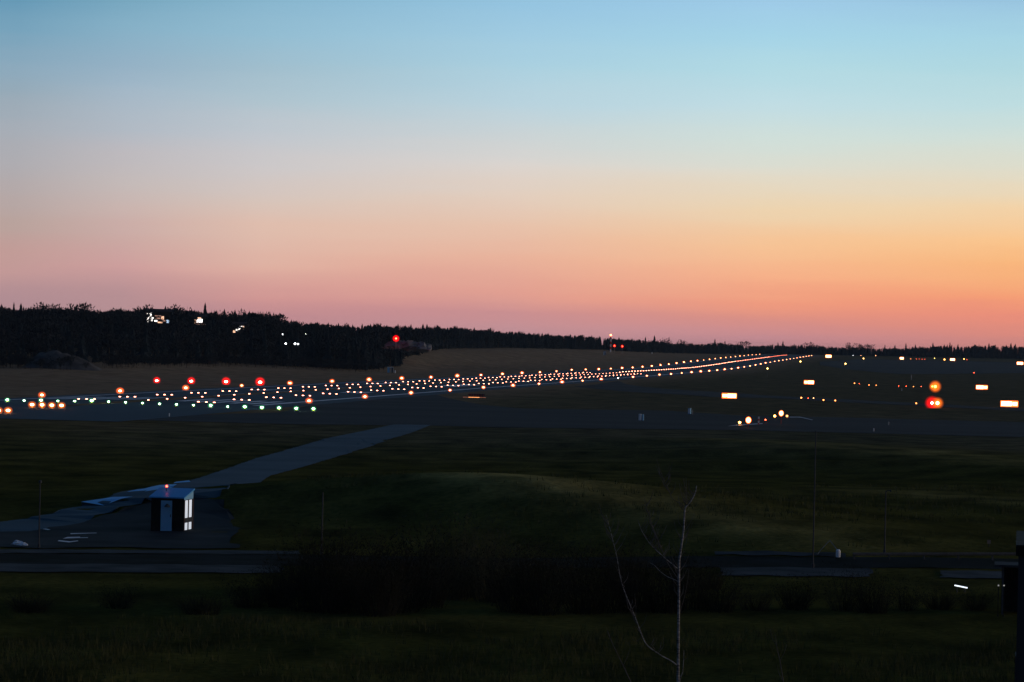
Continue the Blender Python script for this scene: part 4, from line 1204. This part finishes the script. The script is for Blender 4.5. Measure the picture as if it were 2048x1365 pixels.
# rough grass in the foreground
V = []; F = []
q = random.Random(77)
for _ in range(5200):
    D = q.uniform(104, 152); x = q.uniform(-.17, .17) * D
    z = hz(x, D)
    if math.sin(x * .33 + 2 * math.sin(D * .11)) + q.gauss(0, .5) < -.2: continue
    for k in range(9):
        bx, by = x + q.gauss(0, .22), D + q.gauss(0, .22)
        hh = q.uniform(.15, .5); a = q.random() * 6.28
        o = len(V); w = .016
        V += [(bx - w * math.cos(a), by - w * math.sin(a), z - .05), (bx + w * math.cos(a), by + w * math.sin(a), z - .05), (bx + q.gauss(0, .12), by + q.gauss(0, .12), z + hh)]
        F.append((o, o + 1, o + 2))
for _ in range(2600):
    D = q.uniform(195, 300); x = q.uniform(-.06, .17) * D
    z = hz(x, D)
    if z < .35 or math.sin(x * .13 + 2 * math.sin(D * .07)) + q.gauss(0, .6) < 0: continue
    for k in range(6):
        bx, by = x + q.gauss(0, .3), D + q.gauss(0, .3)
        hh = q.uniform(.15, .45); a = q.random() * 6.28
        o = len(V); w = .03
        V += [(bx - w * math.cos(a), by - w * math.sin(a), z - .08), (bx + w * math.cos(a), by + w * math.sin(a), z - .08), (bx + q.gauss(0, .12), by + q.gauss(0, .12), z + hh)]
        F.append((o, o + 1, o + 2))
tg = np_mesh('rough_grass', V, F, M['tuft'])
tag(tg, 'rough dry grass tufts across the dark foreground and the mounds', 'grass', kind='stuff')

# young birch with pale stem
BD = 96.0
bp, _ = colp(1356, 1480, BD)
t = thing('birch_tree', 'young leafless birch with pale slender stem and long left branch, in front of the road', 'tree', bp)
def P3(px, py, dy=0.0):
    X, Z = ray(px, py); D = BD + dy
    return Vector((X * D, D, EYE + Z * D)) - bp
def limb(name, pix, r0, r1, m, dy=0.0, parent=t):
    n = len(pix); pts = [P3(x, y, dy * i / (n - 1)) for i, (x, y) in enumerate(pix)]
    # smooth the line
    out = []
    for i in range(n - 1):
        p0, p1, p2, p3 = pts[max(i - 1, 0)], pts[i], pts[i + 1], pts[min(i + 2, n - 1)]
        for k in range(4):
            s = k / 4
            out.append(.5 * ((2 * p1) + (p2 - p0) * s + (2 * p0 - 5 * p1 + 4 * p2 - p3) * s * s + (3 * p1 - p0 - 3 * p2 + p3) * s ** 3))
    out.append(pts[-1])
    rad = [r0 + (r1 - r0) * i / (len(out) - 1) for i in range(len(out))]
    return MB().tube(out, rad, 7).build(name, M[m], parent, True)
base_y = project(bp.x, bp.y, bp.z)[1]
limb('trunk', [(1355, base_y + 2), (1356, 1420), (1356, 1365), (1356.6, 1267), (1357.6, 1200), (1358, 1129), (1360.5, 1107), (1366.5, 1065), (1369, 1029), (1371, 1015), (1381, 1004), (1390, 987), (1393, 972)], .047, .012, 'birch')
for pix, r0, dy in [
    ([(1356, 1334), (1345, 1324), (1320, 1310), (1295.5, 1292), (1285, 1274), (1270.6, 1235), (1256, 1200), (1242, 1161), (1233, 1111), (1217, 1047), (1212, 1030)], .024, -1.2),
    ([(1357, 1165), (1350, 1160), (1334.5, 1153.6), (1320, 1143), (1310, 1132), (1300, 1126)], .016, .5),
    ([(1358, 1140), (1345, 1129), (1327, 1114), (1302.5, 1091), (1285, 1065), (1278, 1047)], .017, -.6),
    ([(1357.5, 1160), (1345, 1142), (1333, 1122), (1320, 1090), (1310, 1065), (1299, 1036), (1288, 994)], .014, .8),
    ([(1370, 1014), (1362, 1008), (1345, 997), (1335, 975), (1327, 958), (1312.5, 919)], .013, -.5),
    ([(1360, 1116), (1364, 1110), (1369, 1102)], .014, .2),
    ([(1357, 1380), (1361, 1355), (1365, 1345), (1367, 1321), (1368, 1300)], .022, -.3),
    ([(1367, 1321), (1371, 1318), (1376, 1317)], .010, 0),
    ([(1271, 1236), (1272, 1215), (1269, 1188)], .008, 0),
    ([(1285, 1274), (1277, 1280), (1272, 1284)], .008, 0),
    ([(1357.5, 1230), (1366, 1205), (1374, 1170), (1378, 1140)], .008, .4),
    ([(1371, 1015), (1373, 985), (1372, 955)], .008, .2),
    ([(1310, 1065), (1302, 1040), (1300, 1020)], .006, .4),
]:
    limb('branch', pix, r0 * .8, .004, 'birch_twig' if r0 < .016 else 'birch', dy)
q = random.Random(9); tb = MB()
for pix, nn in ([(1357.6, 1200), (1358, 1129), (1366.5, 1065), (1371, 1015), (1390, 987)], 40), ([(1320, 1310), (1285, 1274), (1256, 1200), (1233, 1111), (1214, 1040)], 36), ([(1327, 1114), (1302, 1091), (1280, 1050)], 20), ([(1333, 1122), (1310, 1065), (1292, 1010)], 20), ([(1345, 997), (1327, 958)], 12):
    for _ in range(nn):
        k = q.randrange(len(pix) - 1); f_ = q.random()
        x = pix[k][0] + (pix[k + 1][0] - pix[k][0]) * f_; y = pix[k][1] + (pix[k + 1][1] - pix[k][1]) * f_
        sx = q.choice((-1, 1)); ln = q.uniform(12, 42)
        pp = [P3(x, y), P3(x + sx * ln * .3, y - ln * .4, q.uniform(-.2, .2)), P3(x + sx * ln * q.uniform(.3, .6), y - ln, q.uniform(-.5, .5))]
        tb.tube(pp, [.010, .008, .004], 4, False)
tb.build('crown', M['birch_twig'], t)
def sapling(label, pix, D):
    x0, y0 = pix[0]
    p, _ = colp(x0, y0, D)
    t = thing('sapling', label, 'sapling', p)
    X = [Vector((ray(x, y)[0] * D, D, EYE + ray(x, y)[1] * D)) - p for x, y in pix]
    X[0].z = -.05
    MB().tube(X, [.018 - .013 * i / (len(X) - 1) for i in range(len(X))], 6).build('stem', M['birch_twig'], t, True)
    for i in range(1, len(X) - 1):
        MB().tube([X[i], X[i] + Vector((.12 * (-1) ** i, .05, .22)), X[i] + Vector((.2 * (-1) ** i, .08, .5))], [.008, .006, .003], 5).build('twig', M['birch_twig'], t, True)
sapling('thin bare sapling at the bottom picture edge left of the birch', [(1285, 1450), (1262, 1365), (1246, 1331), (1226, 1290), (1215, 1262)], 100)
sapling('pale thin sapling at the bottom right of the birch', [(1572, 1440), (1567, 1365), (1560, 1322), (1553, 1292), (1551, 1270)], 100)

# ------------------------------------------------------------------ sky
def calm(c, k=.08):
    g = .3 * c[0] + .59 * c[1] + .11 * c[2]
    return tuple(v + (g - v) * k for v in c)
def s2l(c): return tuple(((v / 255 / 12.92) if v / 255 <= .04045 else ((v / 255 + .055) / 1.055) ** 2.4) for v in c)
SKYCOLS = {
    30: [(0, 94, 154, 187), (64, 108, 161, 190), (128, 128, 165, 188), (192, 138, 163, 178), (256, 154, 166, 175), (320, 162, 165, 169), (384, 167, 161, 159), (448, 170, 155, 147), (500, 180, 148, 142), (545, 183, 145, 143), (595, 168, 134, 141)],
    250: [(0, 112, 168, 196), (60, 124, 175, 201), (120, 138, 174, 197), (180, 152, 178, 195), (240, 164, 180, 191), (300, 178, 180, 184), (360, 186, 180, 176), (420, 190, 174, 166), (480, 191, 162, 154), (530, 196, 152, 149), (590, 176, 138, 142)],
    530: [(0, 128, 182, 210), (66, 138, 188, 212), (132, 152, 188, 204), (198, 166, 192, 200), (264, 186, 195, 196), (330, 198, 196, 190), (396, 207, 192, 176), (462, 214, 185, 164), (528, 216, 171, 153), (595, 206, 146, 142), (627, 190, 135, 140)],
    1030: [(0, 140, 196, 228), (68, 152, 203, 228), (136, 163, 208, 224), (204, 182, 210, 216), (272, 200, 210, 204), (326, 216, 211, 198), (395, 224, 205, 183), (450, 229, 193, 165), (517, 233, 177, 149), (585, 228, 157, 140), (626, 206, 142, 142), (655, 200, 145, 150)],
    1530: [(0, 150, 203, 236), (70, 156, 212, 234), (140, 170, 218, 228), (210, 188, 220, 222), (280, 205, 222, 208), (350, 222, 218, 195), (420, 237, 210, 168), (490, 248, 193, 142), (560, 250, 175, 131), (602, 244, 152, 120), (644, 224, 142, 128), (679, 205, 140, 145)],
    2018: [(0, 144, 196, 228), (70, 158, 212, 230), (140, 168, 216, 224), (210, 186, 220, 218), (280, 206, 222, 206), (350, 224, 218, 189), (420, 242, 210, 162), (490, 252, 195, 133), (532, 252, 181, 117), (602, 250, 155, 110), (630, 240, 140, 115), (680, 218, 135, 125)],
}
DOME = (.0165, .048, .118)
SUN_AZ, SUN_EL = R(78), R(2.6)
world = bpy.data.worlds.new('World'); scene.world = world; world.use_nodes = True
nt = world.node_tree; N = nt.nodes.new; L = nt.links.new
bg = nt.nodes['Background']
tc = N('ShaderNodeTexCoord'); sep = N('ShaderNodeSeparateXYZ'); L(tc.outputs['Generated'], sep.inputs[0])
def math_node(op, a, b=None, clamp=False):
    n = N('ShaderNodeMath'); n.operation = op; n.use_clamp = clamp
    for i, x in enumerate((a, b)):
        if x is None: continue
        if isinstance(x, (int, float)): n.inputs[i].default_value = x
        else: L(x, n.inputs[i])
    return n.outputs[0]
def maprange(v, a, b, smoothst=False):
    n = N('ShaderNodeMapRange'); n.inputs['From Min'].default_value = a; n.inputs['From Max'].default_value = b
    if smoothst: n.interpolation_type = 'SMOOTHSTEP'
    L(v, n.inputs['Value']); return n.outputs[0]
def mixc(f, a, b, blend='MIX'):
    n = N('ShaderNodeMix'); n.data_type = 'RGBA'; n.blend_type = blend
    if isinstance(f, (int, float)): n.inputs[0].default_value = f
    else: L(f, n.inputs[0])
    for i, x in ((6, a), (7, b)):
        if isinstance(x, tuple): n.inputs[i].default_value = (*x, 1)
        else: L(x, n.inputs[i])
    return n.outputs[2]
el = math_node('ARCSINE', sep.outputs['Z'])
az = math_node('ARCTAN2', sep.outputs['X'], sep.outputs['Y'])
# faint uneven streaks of thin high haze
mp = N('ShaderNodeMapping'); mp.inputs['Scale'].default_value = (6, 6, 90); L(tc.outputs['Generated'], mp.inputs['Vector'])
nz = N('ShaderNodeTexNoise'); nz.inputs['Scale'].default_value = 1.6; nz.inputs['Detail'].default_value = 5; L(mp.outputs['Vector'], nz.inputs['Vector'])
wob = math_node('MULTIPLY', math_node('SUBTRACT', nz.outputs['Fac'], .5), .008)
elw = math_node('ADD', el, wob)
EMAX = .125
pos = maprange(elw, 0, EMAX)
prev = None; prevaz = None
for px in sorted(SKYCOLS):
    cr = N('ShaderNodeValToRGB'); st = []
    for y, r_, g_, b_ in SKYCOLS[px]:
        X, Z = ray(px, y)
        w_ = (3 if px < 300 else 7) * math.exp(-((y / 670 - .42) / .18) ** 2); lf = max(0, 1 - px / 900) * min(1, y / 200)
        pk = max(0, min(1, (1300 - px) / 600)) * math.exp(-((y - 470) / 110) ** 2); r_ += 6 * pk; b_ += 3 * pk
        r_ += 3 + 9 * lf; g_ += 2 + 6 * lf; b_ += 3 + w_ + 3 * lf
        st.append((math.atan(Z / math.sqrt(1 + X * X)) / EMAX, s2l(calm((r_, g_, b_), .15 if y < 170 else .08))))
    st.sort()
    if st[0][0] > 0.0: st.insert(0, (0.0, st[0][1]))
    e = cr.color_ramp.elements
    e[0].position = st[0][0]; e[0].color = (*st[0][1], 1)
    e[1].position = st[-1][0]; e[1].color = (*st[-1][1], 1)
    for p_, c_ in st[1:-1]:
        q_ = e.new(p_); q_.color = (*c_, 1)
    L(pos, cr.inputs['Fac'])
    a_ = math.atan(ray(px, 340)[0])
    prev = cr.outputs['Color'] if prev is None else mixc(maprange(az, prevaz, a_), prev, cr.outputs['Color'])
    prevaz = a_
col = prev
# fade up to the dark blue dome, and round to the night side
col = mixc(maprange(el, .105, .40, True), col, DOME)
away = maprange(math_node('ABSOLUTE', math_node('SUBTRACT', az, R(35))), R(55), R(150), True)
col = mixc(away, col, mixc(maprange(el, 0, .5, True), (.05, .06, .11), DOME))
gl = math_node('MULTIPLY', maprange(math_node('ABSOLUTE', math_node('SUBTRACT', az, R(78))), R(48), R(10), True), maprange(el, .30, .05, True))
col = mixc(gl, col, (1.5, 1.05, .80))
col = mixc(maprange(el, -.004, -.03), col, (.006, .008, .01))
L(col, bg.inputs['Color']); bg.inputs['Strength'].default_value = 1.0

sd = bpy.data.lights.new('sunset_light', 'SUN'); sd.energy = 1.15; sd.angle = R(24); sd.color = (1, .78, .60)
so = link('sunset_light', sd)
sdir = Vector((math.sin(SUN_AZ) * math.cos(SUN_EL), math.cos(SUN_AZ) * math.cos(SUN_EL), math.sin(SUN_EL)))
so.rotation_euler = sdir.to_track_quat('Z', 'Y').to_euler()
so.location = (0, 0, 60)

# ------------------------------------------------------------------ evening haze
hb = MB(); hb.box(-16600, 16600, -16600, 16600, -2.5, 34)
hm = bpy.data.materials.new('evening_haze'); hm.use_nodes = True
hn = hm.node_tree; hn.nodes.remove(hn.nodes['Principled BSDF'])
pv = hn.nodes.new('ShaderNodeVolumePrincipled'); pv.inputs['Color'].default_value = (.62, .82, 1, 1); pv.inputs['Density'].default_value = HAZE
hn.links.new(pv.outputs[0], hn.nodes['Material Output'].inputs['Volume'])
hm.cycles.homogeneous_volume = True
ho = hb.build('haze', hm); ho['kind'] = 'stuff'; ho['label'] = 'thin blue evening haze over the airfield'; ho['category'] = 'haze'

# ------------------------------------------------------------------ camera
cd = bpy.data.cameras.new('camera'); cd.sensor_width = 36; cd.lens = FPX / 2048 * 36
cd.clip_end = 30000; cd.clip_start = 1
cam = bpy.data.objects.new('camera', cd); COL.objects.link(cam)
pitch = (HY - 682.5) / FPX
Rt = Vector((CR, 0, SR)); Up = Vector((-SR, 0, CR)); Fw = Vector((0, 1, 0))
rot = Matrix((Rt, Up, -Fw)).transposed() 
rot = rot @ Matrix.Rotation(pitch, 3, 'X')
cam.matrix_world = Matrix.Translation((0, 0, EYE)) @ rot.to_4x4()
scene.camera = cam
scene.render.resolution_x, scene.render.resolution_y = 1024, 682
scene.view_settings.view_transform = 'Standard'; scene.view_settings.look = 'None'
scene.view_settings.exposure = 0; scene.view_settings.gamma = 1
scene.cycles.use_denoising = True
scene.cycles.sample_clamp_indirect = 3.0
scene.cycles.max_bounces = 6
scene.cycles.transparent_max_bounces = 24
